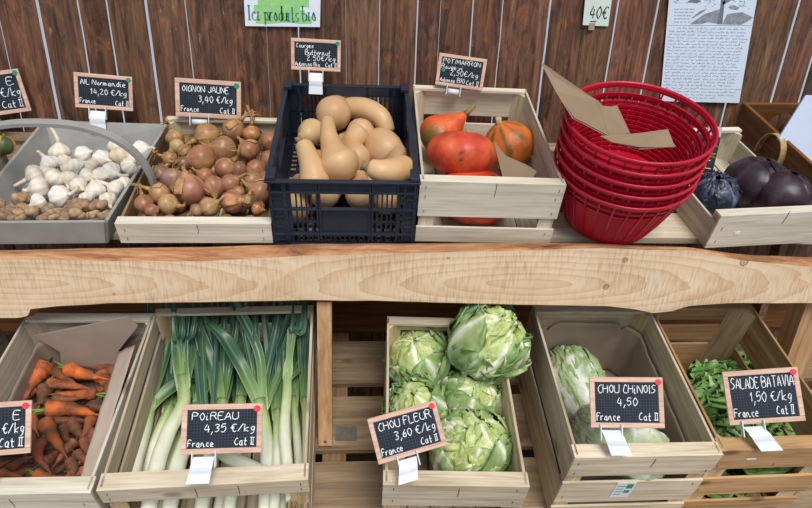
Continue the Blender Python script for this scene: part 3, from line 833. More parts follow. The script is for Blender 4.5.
# ---- pumpkins
def pumpkin(label, M, r, sq=.8, ribs=9, ribd=.04, tip=0, col='#e0562b', stemc='#b9a27c', colfn=None, seed=0, stemL=.5):
    root = thing('pumpkin', label, 'pumpkin', M, 'pumpkins in the pale crate')
    n = 22; prof = []
    for i in range(n+1):
        th = PI*(1-i/n)
        rr_ = math.sin(th); z = math.cos(th)*sq
        if th < .95 and tip:                      # pear-like shoulder up to the stem
            u = 1-th/.95; z += tip*u**1.3; rr_ = max(rr_, .26*(1-u)+.17)
        if i == 0: rr_ = .001
        if i == n: rr_ = .10 if tip else .03
        if not tip and th < .5: z -= .12*(1-th/.5)
        prof.append((rr_*r, z*r))
    c0 = rgb(col)
    def cf(t, w, p):
        c = mixc(c0, mulc(c0, .72), max(0, noise.noise(p*30+V((seed, 0, 0))))*1.2)
        c = mixc(c, rgb('#ef8a45'), max(0, noise.noise(p*22+V((0, seed, 0))))*.8)
        return colfn(t, w, p, c) if colfn else c
    mb = MB(); mb.lathe(prof, 54, cf, lambda w, t: 1+ribd*(abs(math.cos(ribs*w/2))-.6)*math.sin(PI*t)+.03*math.sin(2*w+seed))
    mb.build('body', M_pump, root, smooth=True)
    z0 = prof[-1][1]
    mb = MB(); mb.tube([(0, 0, z0-r*.05), (0, 0, z0+r*stemL*.3), (r*.06, 0, z0+r*stemL)], [r*.17, r*.10, r*.12], 12, lambda t, w, q: mixc(rgb(stemc), mulc(rgb(stemc), .6), .5+.5*math.sin(w*5)), lump=.2, lf=80)
    mb.build('stem', M_stem, root, smooth=True)
    return root
def pp(x, y, h): return B_pump.at(410+x/5.075, 75+y/5.08, h)
GM = [None]
def green1(t, w, p, c):
    k = noise.noise(p*14+V((3, 1, 0)))
    return mixc(c, mixc(rgb('#56702f'), rgb('#c9b23c'), max(0, -k)*2.0), min(1, max(0, p.dot(GM[0])/.05-.35+k*1.2)))
def green3(t, w, p, c):
    s = abs(math.cos(9*w/2+noise.noise(p*20)*.5))**5*(1 if p.dot(GM[0]) > -.02 else .2)
    k = noise.noise(p*40)
    return mixc(mixc(c, rgb('#df8b33'), .35), rgb('#3f5328'), min(.8, s*(.6+k*1.5))*(1 if t < .93 else .4))
def mark(M_):
    GM[0] = M_.to_3x3().inverted() @ imgdir(-.5, .6, .7); return M_
P = pp(148, 310, .085); r1 = px2m(P, 100/5.08)
pumpkin('orange and green pumpkin with a tall pointed neck at the back left', mark(axisM(imgdir(1.0, -.8, .18), P, 2.2)), r1*1.12, .82, 9, .02, .75, '#e0602e', '#a58d5c', green1, 1, .5)
P = pp(262, 400, .115); r2 = px2m(P, 186/5.08)
Mi_ = axisM(imgdir(.1, -1, .15), P, .3).inverted()
nick, nick2, nick3 = [Mi_ @ (P+(CAMP+ray(410+nx_/5.075, 75+ny_/5.08)*(depth(P)/FPX)-P)*.93+(CAMP-P).normalized()*(r2*.93*.93)) for nx_, ny_ in ((258, 400), (254, 425), (262, 385))]
pumpkin('large red-orange warty pumpkin in the middle of the crate', axisM(imgdir(.1, -1, .15), P, .3), r2*.93, .70, 8, .06, 0, '#d24c33', '#a58d5c', lambda t, w, p, c: mixc(c, rgb('#4a3226'), 1 if (p-nick).length < .007 or (p-nick2).length < .006 or (p-nick3).length < .005 else 0), 2, .1)
P = pp(500, 360, .09); r3 = px2m(P, 122/5.08)
pumpkin('orange pumpkin with dark green streaks and a pale cut stem', mark(axisM(imgdir(-.45, -.8, .55), P, 1.0)), r3*1.08, .9, 9, .03, .12, '#dd6a30', '#d8c49a', green3, 3, .22)
P = B_pump.M @ V((-.015, .112, .060))
pumpkin('flat red pumpkin at the bottom seen through the gap in the crate front', axisM(N, P, 0), .096, .55, 9, .05, 0, '#dc4a30', '#a58d5c', None, 4, .1)
P = B_pump.M @ V((.03, .31, .055))
# ---- carrots
def carrot(label, P, rad, col='#d9692b', seed=0, leaf=False, dirt=.5, group='carrots in the paper-lined crate'):
    P = [V(p) for p in P]; c = sum(P, V())/len(P)
    root = thing('carrot', label, 'carrot', Matrix.Translation(c), group)
    m = len(P)-1; n = 18
    def cr(A, u):
        i = min(int(u*m), m-1); f = u*m-i
        p0, p1, p2, p3 = A[max(i-1, 0)], A[i], A[i+1], A[min(i+2, m)]
        return (p1*2+(p2-p0)*f+(p0*2-p1*5+p2*4-p3)*f*f+(p1*3-p0-p2*3+p3)*f*f*f)*.5
    Q = [cr([p-c for p in P], (i/n)) for i in range(n+1)]
    rr = random.Random(seed)
    R2 = [rad*(1-.72*(i/n)**1.3)*(1+.05*math.sin(i*1.3+seed)) for i in range(n+1)]
    d0 = (Q[0]-Q[1]).normalized(); d1 = (Q[-1]-Q[-2]).normalized()
    Q = [Q[0]+d0*rad*.35, Q[0]+d0*rad*.33, Q[0]+d0*rad*.2]+Q+[Q[-1]+d1*rad*.5, Q[-1]+d1*rad*(1.2+rr.random())]
    R2 = [rad*.1, rad*.5, rad*.85]+R2+[rad*.13, rad*.04]
    c0 = mixc(rgb(col), rgb('#8a6248'), .22)
    def cf(t, w, q):
        k = noise.noise(q*35+V((seed, 2, 0))); k2 = noise.noise(V((t*22, math.sin(w), seed)))
        cc = mixc(c0, rgb('#6b4a38'), max(0, k+dirt-.15)*1.3)
        return mixc(cc, mulc(c0, .45), max(0, k2-.25)*1.4)
    mb = MB(); mb.tube(Q, R2, 16, cf, lump=.16, lf=55, seed=seed); mb.build('root', M_carrot, root, smooth=True)
    mb = MB(); e = Q[0]
    for k in range(5):
        a = V((rr.uniform(-1, 1), rr.uniform(-1, 1), rr.uniform(-1, 1)))*rad*.5
        L = (1.6 if leaf else .5)*rad
        mb.tube([e-d0*rad*.1+a*.3, e+d0*L*.5+a*.7, e+d0*L+a*1.4], [rad*.14, rad*.11, rad*.07], 6, rgb('#7d9a45') if leaf else rgb('#57552f'))
    mb.build('leaf_stub', M_leaf, root, smooth=True)
    return root
CAR = [  # crop, points, radius, colour, leafy, dirt, look
 (1, [(215, 345), (190, 385), (165, 435)], 54, '#cf6a33', 0, .25, 'short fat orange carrot at the top left of the pile'),
 (1, [(350, 350), (420, 375), (495, 392)], 38, '#e0702c', 1, .12, 'bright clean orange carrot near the back of the pile'),
 (1, [(510, 385), (545, 420), (555, 490)], 36, '#cf6a38', 0, .3, 'bent orange carrot at the right edge of the pile'),
 (1, [(262, 345), (310, 385), (370, 415)], 28, '#a55a38', 0, .5, 'thin dull carrot behind the fat one'),
 (1, [(590, 315), (480, 318), (370, 330)], 24, '#8f4f38', 0, .7, 'thin muddy carrot along the back paper'),
 (1, [(600, 370), (540, 352), (480, 345)], 44, '#94553f', 0, .75, 'wide soil-covered carrot at the back right'),
 (1, [(250, 425), (330, 432), (440, 448)], 30, '#b1603c', 0, .4, 'orange-brown carrot lying crosswise below the back ones'),
 (1, [(480, 478), (390, 480), (280, 480)], 30, '#c5662f', 1, .45, 'carrot lying crosswise with its green top to the right'),
 (1, [(232, 450), (220, 480), (205, 520)], 42, '#8d5a4a', 1, .65, 'dusty carrot with a pale green leaf scar at the left'),
 (1, [(160, 455), (135, 490), (110, 520)], 30, '#b0603c', 0, .5, 'carrot poking out at the left edge of the pile'),
 (2, [(235, 45), (320, 40), (425, 62)], 46, '#d96a28', 1, .38, 'big orange carrot with dark soil across the middle'),
 (2, [(215, 112), (245, 165), (295, 240)], 38, '#b8602f', 0, .3, 'orange carrot tapering to a fine tip in the middle'),
 (2, [(430, 85), (412, 135), (388, 185)], 28, '#a85a38', 0, .5, 'short carrot pointing down, right of centre'),
 (2, [(338, 105), (360, 140), (385, 180)], 34, '#7c4433', 0, .7, 'dark muddy carrot right of centre'),
 (2, [(205, 195), (178, 255), (225, 325)], 32, '#a45434', 0, .4, 'crooked carrot curving to the right'),
 (2, [(345, 200), (310, 240), (270, 290)], 28, '#a85b36', 0, .5, 'small carrot slanting down to the left'),
 (2, [(175, 350), (235, 375), (310, 370), (370, 300)], 30, '#b5582f', 1, .4, 'long curved carrot by the front board'),
 (2, [(145, 92), (160, 115), (170, 140)], 32, '#c2662c', 1, .35, 'orange carrot beside the price slate'),
 (2, [(50, 325), (100, 290), (150, 270)], 26, '#8d4a35', 0, .6, 'brown carrot below the price slate'),
 (2, [(70, 360), (110, 340), (150, 325)], 26, '#7e4634', 0, .7, 'dark carrot near the front left'),
 (2, [(10, 345), (40, 350), (90, 360)], 26, '#a9552f', 0, .45, 'orange carrot at the front left corner'),
 (2, [(395, 190), (410, 230), (425, 265)], 26, '#9b5237', 0, .55, 'carrot standing at the right side of the pile'),
 (2, [(360, 255), (390, 275), (415, 300)], 26, '#a85634', 0, .5, 'small carrot low on the right'),
 (2, [(440, 30), (475, 36), (505, 45)], 26, '#9a5238', 0, .6, 'carrot against the right paper wall'),
 (2, [(495, 55), (485, 90), (478, 120)], 26, '#c4632f', 0, .4, 'orange carrot close to the right paper edge'),
 (2, [(440, 150), (430, 180), (425, 210)], 24, '#99513a', 0, .55, 'short brown carrot near the right edge'),
 (2, [(215, 290), (250, 265), (290, 225)], 26, '#8b4935', 0, .6, 'dark carrot in the lower middle'),
 (2, [(330, 290), (350, 320), (345, 355)], 28, '#9b5034', 0, .5, 'carrot at the lower right of the pile'),
 (2, [(150, 170), (160, 215), (150, 250)], 26, '#84483a', 0, .65, 'dark carrot at the left beneath the clean ones'),
 (2, [(300, 130), (310, 175), (330, 200)], 24, '#74412f', 0, .75, 'dark carrot sunk in the middle of the pile'),
 (2, [(395, 330), (380, 345), (355, 360)], 24, '#b05a35', 0, .5, 'small carrot in the front right corner'),
 (2, [(230, 20), (215, 5), (180, 15)], 22, '#6f5a3a', 1, .5, 'carrot with a fan of green stalks left of centre'),
 (1, [(280, 500), (330, 505), (400, 500)], 26, '#a05535', 0, .55, 'brown carrot between the two crosswise ones'),
 (2, [(250, 100), (330, 95), (420, 100)], 22, '#8d4c36', 0, .6, 'thin brown carrot lying crosswise in the middle'),
 (2, [(-60, 340), (-20, 320), (20, 300)], 28, '#99512f', 0, .5, 'carrot under the left end of the price slate'),
 (2, [(90, 180), (110, 220), (120, 260)], 28, '#8f4d38', 0, .6, 'carrot hidden beneath the edge of the price slate'),
 (2, [(470, 130), (462, 165), (450, 190)], 22, '#a4573a', 0, .5, 'thin carrot pressed to the right paper wall')]
for i, (cr_, ps, r, c, lf_, dirt, lb) in enumerate(CAR):
    P = []
    for (x, y) in ps:
        px, py = (x/5.08, 300+y/5.08) if cr_ == 1 else (x/4.707, 400+y/4.704)
        lift = .014 if i in (0, 1, 10, 11) else (-.008 if dirt > .6 else 0)
        P.append(B_car.at(px, py, B_car.h*0+.20+lift, .115+lift))
    carrot(lb, P, px2m(P[0], r/(5.08 if cr_ == 1 else 4.7))*1.0, c, i+60, lf_, dirt)
k = 0
for iy in range(6):
    for ix in range(3):
        y_ = .05+iy*.058; h_ = .16-.16*y_
        a = V((-.09+ix*.085+R_.uniform(-.01, .01), y_, max(.022, h_))); d = V((R_.uniform(.4, 1), R_.uniform(-.6, .6), 0)).normalized()*.045
        carrot('muddy carrot buried under the top of the carrot pile', [B_car.M @ (a-d), B_car.M @ a, B_car.M @ (a+d)], .015, '#a85833', 200+k, 0, .7, 'carrots under the top layer'); k += 1

# ---- leeks
def ribbon(mb, P, W, fold, up, col, nv=6, twist=0, wav=0, seed=0):
    """a strap leaf: centre line P, half widths W, V-fold depth, facing `up`"""
    n = len(P)-1
    b = len(mb.v)
    for i, p in enumerate(P):
        T = (P[min(i+1, n)]-P[max(i-1, 0)]).normalized()
        x = T.cross(up).normalized(); z = x.cross(T)
        a = twist*i/n
        x, z = x*math.cos(a)+z*math.sin(a), z*math.cos(a)-x*math.sin(a)
        for j in range(nv+1):
            s = 2*j/nv-1
            q = p+x*(s*W[i])+z*(abs(s)**1.3*fold*W[i]+wav*W[i]*math.sin(i*.9+seed+s)*abs(s))
            mb.vert(q, col(i/n, s, q))
    for i in range(n):
        for j in range(nv):
            k = b+i*(nv+1)+j; mb.face(k, k+1, k+nv+2, k+nv+1)
def cat(P, n):
    m = len(P)-1; out = []
    for i in range(n+1):
        u = i/n*m; k = min(int(u), m-1); f = u-k
        p0, p1, p2, p3 = P[max(k-1, 0)], P[k], P[k+1], P[min(k+2, m)]
        out.append((p1*2+(p2-p0)*f+(p0*2-p1*5+p2*4-p3)*f*f+(p1*3-p0-p2*3+p3)*f*f*f)*.5)
    return out
def leek(label, shaft, r, leaves, seed=0, green=.75):
    S = cat([V(p) for p in shaft], 20); c = S[8].copy()
    root = thing('leek', label, 'leek', Matrix.Translation(c), 'leeks in the slatted crate')
    S = [p-c for p in S]
    W_, LG, MG, DG = rgb('#e6e8d4'), rgb('#b5c98a'), rgb('#6a8a4e'), rgb('#33583f')
    def sc(t, w, q):
        k = noise.noise(V((math.cos(w)*4, math.sin(w)*4, t*1.2+seed)))*.12
        t2 = t+k
        cc = mixc(W_, LG, (t2-.45)/.3) if t2 < green else mixc(LG, MG, (t2-green)/.25)
        return mixc(cc, rgb('#c3c6a0'), .25*(math.sin(w*12)*.5+.5)**3)
    rad = [r*(1.12 if i < 1 else 1.0+.10*math.sin(i*.22))*(1+.25*max(0, (i/20-.8))*2) for i in range(21)]
    mb = MB(); mb.tube(S, rad, 18, sc, lump=.04, lf=40, flat=.95, seed=seed); sh = mb.build('shaft', M_leekm, root, smooth=True)
    mb = MB(); d0 = (S[0]-S[1]).normalized(); rr = random.Random(seed)
    for k in range(26):
        a = V((rr.uniform(-1, 1), rr.uniform(-1, 1), rr.uniform(-1, 1)))
        mb.tube([S[0]-d0*.002+a*r*.5, S[0]+d0*.012+a*r*.9, S[0]+d0*rr.uniform(.02, .03)+a*r*1.0], [.0011, .0009, .0005], 4, mixc(rgb('#c9b48c'), rgb('#6b5338'), rr.random()))
    mb.build('root_beard', M_husk, root)
    for k, (pts, wd) in enumerate(leaves):
        P = cat([S[17]]+[V(p)-c for p in pts], 20)
        W = [wd*1.0*min(1, .75+.5*(i/20))*(1-max(0, (i/20-.4)/.6)**2.2*.8) for i in range(21)]
        W[0] = r*.95; W[1] = r*1.0; W[2] = max(W[2], r*.9)
        def lc(t, s, q, k=k):
            cc = mixc(LG, MG, t*4.5) if t < .22 else mixc(MG, mixc(DG, rgb('#284a42'), (k % 3)/2), (t-.22)/.2)
            cc = mixc(cc, rgb('#8faf8f'), .35 if abs(s) < .12 else .0)
            return mixc(cc, rgb('#58805f'), .25*(math.sin(s*16+k)*.5+.5))
        mb = MB(); ribbon(mb, P, W, .42, N, lc, 8, rr.uniform(-.5, .5), .12, seed+k)
        mb.build('leaf', M_leekm, root, smooth=True, solid=.0012)
    return root
def lk(x, y, h):
    h += .045
    if y > 465: y += 20
    if y < 170: h = h+.13*(170-y)/120; y = y-26*(170-y)/110
    return B_leek.at(100+x/2.33, 290+y/2.33, h, max(.02, h-.02))
LEEK = [  # shaft pixel points (crop 2.33, origin 100,290) with heights; radius px; leaves
 ('fat white leek nearest the left side of the crate', [(68, 470, .09), (82, 400, .09), (105, 320, .09), (118, 255, .095)], 17,
   [([(130, 180, .10), (150, 90, .11)], 17), ([(112, 200, .1), (118, 60, .09)], 13), ([(185, 215, .11), (245, 200, .10)], 17), ([(155, 150, .1), (175, 60, .09)], 12)]),
 ('long bowed leek, second from the left', [(112, 500, .10), (130, 420, .105), (160, 330, .11), (195, 262, .12), (190, 200, .14)], 18,
   [([(186, 130, .14), (205, 60, .12)], 20), ([(215, 130, .12), (215, 40, .1)], 14)]),
 ('thin leek tucked between the two thick left ones', [(105, 430, .05), (130, 350, .06), (165, 270, .07)], 13,
   [([(170, 180, .07), (160, 60, .08)], 12), ([(210, 180, .07), (235, 60, .07)], 14)]),
 ('leek lying behind the left edge of the price slate', [(160, 500, .08), (178, 420, .085), (205, 340, .09), (225, 270, .09)], 18,
   [([(250, 205, .11), (262, 140, .11), (232, 60, .1)], 17), ([(200, 150, .09), (240, 40, .09)], 12)]),
 ('leek under the middle of the price slate', [(235, 500, .07), (250, 420, .075), (270, 340, .085), (287, 255, .1)], 16,
   [([(265, 190, .12), (240, 135, .12), (215, 60, .1)], 19), ([(300, 180, .09), (280, 60, .08)], 14)]),
 ('leek whose green top shows just above the slate', [(300, 500, .06), (312, 420, .065), (322, 330, .07), (328, 250, .08)], 15,
   [([(332, 180, .09), (300, 70, .1)], 14), ([(345, 150, .07), (360, 50, .08)], 13)]),
 ('leek lying across the others below the slate', [(372, 420, .10), (330, 402, .105), (290, 385, .105), (255, 350, .1)], 14,
   [([(230, 300, .1), (200, 240, .09)], 12)]),
 ('leek with long dark leaves sweeping up to the left', [(384, 500, .08), (390, 420, .085), (386, 330, .10), (372, 255, .12)], 16,
   [([(330, 180, .15), (285, 120, .16), (250, 95, .14)], 17), ([(370, 150, .14), (300, 40, .13), (270, 10, .12)], 12), ([(400, 170, .13), (450, 60, .12)], 12), ([(420, 190, .12), (440, 120, .12), (480, 50, .11)], 11)]),
 ('slim white leek right of the price slate', [(404, 505, .10), (412, 430, .10), (414, 350, .10), (412, 280, .10)], 12,
   [([(400, 190, .11), (380, 60, .1)], 12), ([(425, 190, .1), (415, 60, .1)], 10)]),
 ('straight leek with a cut green top, right of the slate', [(447, 470, .12), (436, 400, .125), (430, 320, .13), (436, 240, .14), (437, 170, .15)], 13,
   [([(437, 150, .15), (436, 115, .15)], 12), ([(470, 170, .13), (500, 80, .12)], 12)]),
 ('narrow leek third from the right wall of the crate', [(425, 505, .06), (428, 420, .06), (440, 330, .07), (445, 260, .07)], 10,
   [([(460, 150, .08), (430, 40, .08)], 12)]),
 ('narrow leek beside the right wall of the crate', [(462, 470, .09), (463, 400, .09), (457, 320, .1), (450, 250, .1)], 10,
   [([(430, 200, .1), (405, 190, .1)], 10), ([(455, 150, .1), (470, 40, .1)], 12)]),
 ('rightmost leek pressed against the crate wall', [(478, 470, .11), (481, 400, .11), (480, 320, .11), (476, 250, .12)], 9,
   [([(474, 180, .12), (468, 90, .11)], 12), ([(488, 190, .12), (492, 110, .11)], 8)]),
 ('leek at the bottom left seen below the front rail', [(140, 520, .05), (160, 430, .05), (190, 330, .05)], 14, [([(230, 200, .05), (260, 60, .06)], 15)]),
 ('leek at the bottom centre of the crate', [(270, 520, .035), (300, 420, .035), (340, 320, .04)], 13, [([(360, 200, .05), (400, 60, .06)], 15), ([(320, 200, .05), (330, 60, .06)], 14)]),
 ('leek at the bottom right of the crate', [(430, 520, .03), (400, 420, .03), (370, 320, .04)], 12, [([(350, 200, .05), (320, 60, .06)], 14), ([(400, 180, .05), (385, 50, .06)], 14)])]
for i, (lb, S, rp, LV) in enumerate(LEEK):
    P = [lk(*p) for p in S]
    rr = random.Random(i*5+1); x0, y0, h0 = S[-1]; LV = list(LV)
    for q in range(3):                      # narrow blades further back in the fan
        x1 = min(485, max(110, x0+rr.uniform(-45, 55))); LV.append(([(x0+(x1-x0)*.35, y0-60, h0+.005), (x0+(x1-x0)*.8, 110, h0+.01), (x1, rr.uniform(15, 60), h0-.02)], rr.uniform(6, 10)))
    leek(lb, P, px2m(P[0], rp/2.33), [([lk(*q) for q in pts], px2m(lk(*pts[0]), wd/2.33)) for pts, wd in LV], i*3+1)

# ---- leafy heads
def head(name, cat_, label, M, R, leaves, core, mat, solid=.0014, group=None, corename='heart', zs=1.0):
    root = thing(name, label, cat_, M, group)
    mb = MB()
    mb.blob((0, 0, 0), R*core[0], core[1], core[2], core[3], (1, 1, zs), 22, 30, core[4])
    mb.build(corename, mat, root, smooth=True)
    for L in leaves:
        mb = MB(); leafmesh(mb, R, zs, **L); mb.build('leaf', mat, root, smooth=True, solid=solid)
    return root
def leafmesh(mb, R, zs, az, th0, th1, w, off=1.03, curl=0, frill=.05, ff=9, twist=0, rib=.1, ribc='#e3e8d0', c1='#8fb25c', c2='#5f9048', c3=None, seed=0, nu=16, nv=14, ribh=.04, shape=.55, flop=0, vein=8, crum=0):
    """one leaf wrapped on a head: from polar angle th0 (bottom) to th1 (towards the top), half width w"""
    C1, C2, RB = rgb(c1), rgb(c2), rgb(ribc)
    def fn(u, v):
        s = 2*v-1
        th = th0+(th1-th0)*u
        ww = w*(.25+.95*math.sin(min(1, u/shape)*PI/2))*(1 if u < .75 else math.sqrt(max(0, 1-((u-.75)/.27)**2)))
        a0 = az+twist*u
        c = V((math.sin(th)*math.cos(a0), math.sin(th)*math.sin(a0), math.cos(th)))
        tx = V((-math.sin(a0), math.cos(a0), 0))
        d = (c+tx*(math.tan(min(1.2, ww))*s)).normalized()
        k = off+curl*max(0, u-.55)**2*4+flop*abs(s)**2*u
        e = min(1, u*1.5)*(.35+.65*max(abs(s)**2, u**3))
        f = noise.noise(V((s*ff*.35+seed*7.1, u*ff*.5, seed)))*frill*2.2*e + frill*.8*e*math.sin(s*ff+u*ff*1.3+seed*3)*abs(s)
        rb = ribh*math.exp(-(s*ww/rib)**2*1.4)*(1-u*.7)
        f += .012*math.cos(s*vein-u*9)**2*(1-abs(s))
        if crum: f += crum*(noise.noise(V((s*2.6+seed*3.3, u*4.2, seed)))+.5*noise.noise(V((s*6+seed, u*9, seed*2))))
        p = d*R*(k+f+rb); return V((p.x, p.y, p.z*zs))
    def col(u, v, p):
        s = 2*v-1
        n_ = noise.noise(p*(1.2/R)+V((seed, 0, 0)))
        cc = mixc(C1, C2, .45+n_*.9+.35*u*abs(s))
        vn = abs(math.sin((abs(s)*2.0-u*2.6)*vein*.5))
        cc = mixc(cc, RB, .5*max(0, 1-vn*5)*(1-u*.5))
        ww = w*(.25+.95*math.sin(min(1, u/shape)*PI/2))
        cc = mixc(cc, RB, math.exp(-(s*ww/(rib*(1.15-u*.75)))**2*1.6))
        if c3: cc = mixc(cc, rgb(c3), max(0, u-.8)*3)
        return cc
    mb.grid(fn, nu, nv, col)

def cauli(label, px, py, rp, ax, h, seed, yellow=.5, extra=()):
    P = B_cau.at(px, py, h); R = px2m(P, rp)*.92; FR = 1.5 if h > .2 else 1.0
    rr = random.Random(seed); L = []
    for k in range(11):                        # outer leaves, cut off and wrapping round
        L.append(dict(az=k*.62+rr.random()*.5, th0=2.7, th1=rr.uniform(.5, 1.15), w=rr.uniform(.5, .78), off=1.0+.02*(k % 4), curl=rr.uniform(.0, .28)*FR, frill=.08*FR, ff=11, twist=rr.uniform(-.5, 1.3), rib=rr.uniform(.09, .17),
                      c1=rr.choice(('#a3b878', '#b3c587', '#8fab66')), c2=rr.choice(('#75975a', '#829f62', '#668a52')), ribc='#e4e8d2', seed=seed+k, ribh=.10, crum=.045, flop=.03))
    for k in range(10):                        # pale inner leaves closing over the curd
        L.append(dict(az=k*2.4+rr.random()*.5, th0=1.9, th1=rr.uniform(-.2, .7), w=rr.uniform(.38, .62), off=.93+.008*k, curl=rr.uniform(-.02, .18)*FR, frill=.09*FR, ff=12, twist=rr.uniform(-.4, 1.5), rib=.12,
                      c1=rr.choice(('#ccd48c', '#d8dc9a', '#bccb80')), c2=rr.choice(('#a3ba70', '#b1c47c')), ribc='#f0f0de', seed=seed+20+k, ribh=.07, crum=.06))
    L += list(extra)
    return head('cauliflower', 'cauliflower', label, axisM(ax, P, rr.uniform(0, 6)), R, L, (.86, lambda d, q: mixc(rgb('#d9dba0'), rgb('#b9c878'), .5+noise.noise(q*60)*.8), .18, 70, seed), M_leaf, group='cauliflowers in the narrow crate', corename='curd')
dk = dict(c1='#76986a', c2='#587b52', ribc='#afc49a', rib=.07, frill=.10, ribh=.03, crum=.06)
cauli('cauliflower wrapped in green leaves at the back left of its crate', 420, 362, 34, imgdir(-.2, -.6, .9), .15, 3, extra=(dict(az=2.6, th0=2.5, th1=.9, w=.4, off=1.04, curl=.15, seed=71, **dk), dict(az=3.6, th0=2.5, th1=1.1, w=.4, off=1.04, curl=.15, seed=72, **dk), dict(az=1.5, th0=2.5, th1=.9, w=.4, off=1.1, curl=.3, seed=73, **dk)))
cauli('largest cauliflower, highest at the back right of its crate', 487, 345, 38, imgdir(.3, -.5, .8), .27, 5, extra=(dict(az=1.2, th0=2.6, th1=.75, w=.4, off=1.16, curl=.15, seed=81, **dk), dict(az=.3, th0=2.5, th1=.9, w=.5, off=1.15, curl=.35, seed=82, **dk)))
cauli('cauliflower in the middle of the right side with pale curled leaves', 472, 402, 33, imgdir(.1, -.3, .9), .15, 8)
cauli('cauliflower at the front right with a thick pale rib around it', 470, 449, 41, imgdir(.1, -.5, .8), .165, 12, extra=(dict(az=.2, th0=2.4, th1=.7, w=.35, off=1.1, twist=1.6, curl=.05, c1='#b9cc86', c2='#a2bd6c', ribc='#dbe3b4', rib=.2, frill=.03, seed=91, ribh=.09),))
cauli('cauliflower at the front left, mostly behind the price slate', 418, 410, 31, imgdir(-.2, -.4, .8), .14, 17, extra=(dict(az=1.6, th0=2.4, th1=.6, w=.5, off=1.03, curl=.12, seed=94, **dk), dict(az=.3, th0=2.4, th1=.6, w=.5, off=1.03, curl=.12, seed=95, **dk), dict(az=3, th0=2.4, th1=.6, w=.5, off=1.03, curl=.12, seed=96, **dk)))

def napa(label, A, B, R, seed, pale=.3, group='Chinese cabbages in the lined crate'):
    """A = tip (leafy top), B = root end, world points"""
    d = (A-B); L = d.length/2; C = (A+B)/2; rr = random.Random(seed)
    zs = L/R*1.0
    Ls = []
    for k in range(9):
        Ls.append(dict(az=k*2.4+rr.random()*.4, th0=3.0, th1=rr.uniform(.15, .6), w=rr.uniform(.7, .95), off=1.0+.02*(k % 4), curl=rr.uniform(0, .08), frill=.05, ff=22, rib=.24, ribh=.04, shape=.35,
                       ribc='#e9ece2', c1='#b4c794', c2=('#8aa86a' if pale < .5 else '#b0c096'), seed=seed+k, nu=40, nv=34, vein=26, crum=.03, twist=rr.uniform(-.15, .15)))
    return head('chinese_cabbage', 'cabbage', label, axisM(d, C, rr.uniform(0, 6)), R, Ls, (.94, rgb('#c3d59a'), .12, 50, seed), M_leaf, group=group, zs=zs)
def cb(px, py, h): return B_chi.at(px, py, h)
napa('Chinese cabbage lying lengthwise at the back left of its crate', cb(563, 352, .11), cb(594, 428, .115), .074, 4)
napa('Chinese cabbage behind the price slate at the front left', cb(576, 418, .18), cb(630, 456, .17), .072, 9, .6)
napa('pale Chinese cabbage at the front right beside the slate foot', cb(664, 450, .16), cb(612, 458, .16), .062, 15, .8)
# loose crumpled leaf between the cabbages
def lettuce(label, C, ax, R, seed, flat=.6):
    rr = random.Random(seed); Ls = []
    for k in range(18):
        ring = k/18
        Ls.append(dict(az=k*2.4, th0=2.3-.5*ring, th1=1.35-1.0*ring+rr.uniform(-.1, .1), w=.85-.3*ring, off=1.08-.28*ring, curl=.5-.35*ring, frill=.11, ff=13, rib=.06, ribh=.02, crum=.06,
                       ribc='#b9cc92', c1='#86ab62', c2=rr.choice(('#5f8b47', '#6c954e')), seed=seed+k, nu=20, nv=22, flop=.1))
    return head('batavia_lettuce', 'lettuce', label, axisM(ax, C, rr.random()*6), R, Ls, (.55, rgb('#6b9450'), .2, 50, seed), M_leaf, group='lettuces in the honey-coloured crate', zs=flat)
def sb(px, py, h): return B_sal.at(px, py, h)
lettuce('curly green lettuce at the back left of its crate', sb(722, 400, .06), imgdir(-.2, -.5, .9), .085, 3)
lettuce('curly green lettuce at the front, in front of the price slate foot', sb(735, 428, .10), imgdir(0, -.4, .9), .095, 33)
lettuce('curly green lettuce at the right, partly behind the price slate', sb(785, 425, .07), imgdir(.2, -.5, .8), .095, 53)
lettuce('curly green lettuce peeping above the price slate', sb(752, 382, .05), imgdir(.1, -.6, .8), .075, 73)
lettuce('curly green lettuce at the bottom, seen through the front slats', B_sal.M @ V((-.02, .11, .08)), V((0, -1, .5)), .085, 83)

def redcab(label, P, ax, R, seed, c1='#37222f', c2='#211620', rc='#4d3644', frill=.02, zs=.85, curl=.05, n=11, nm='red_cabbage', ff=9):
    rr = random.Random(seed); Ls = []
    for k in range(n):
        Ls.append(dict(az=k*2.4+rr.random()*.3, th0=2.8-.03*k, th1=rr.uniform(.0, .6), w=rr.uniform(.6, .9), off=1.07-.01*k, curl=rr.uniform(0, curl), frill=frill, ff=ff, rib=.035, ribh=.02, crum=.025, ribc=rc, c1=c1, c2=c2, seed=seed+k, nu=18, nv=16, vein=6))
    return head(nm, 'cabbage', label, axisM(ax, P, rr.random()*6), R, Ls, (.97, rgb(c2), .08, 40, seed), M_purple, group='dark cabbages in the low crate', zs=zs)
P = B_red.at(756, 184, .065); redcab('dark purple cabbage at the back centre of the low crate', P, imgdir(.1, -.7, .7), px2m(P, 31)*.93, 3)
P = B_red.at(780, 196, .065); redcab('dark purple cabbage at the right front of the low crate', P, imgdir(.2, -.8, .5), px2m(P, 32)*.9, 13)
P = B_red.at(714, 195, .06); redcab('crinkled blue-black cabbage beside the red baskets', P, imgdir(-.1, -.5, .8), px2m(P, 24)*.86, 23, '#4b5166', '#23283a', '#77809a', .11, .9, .2, 16, 'savoy_cabbage', 17)
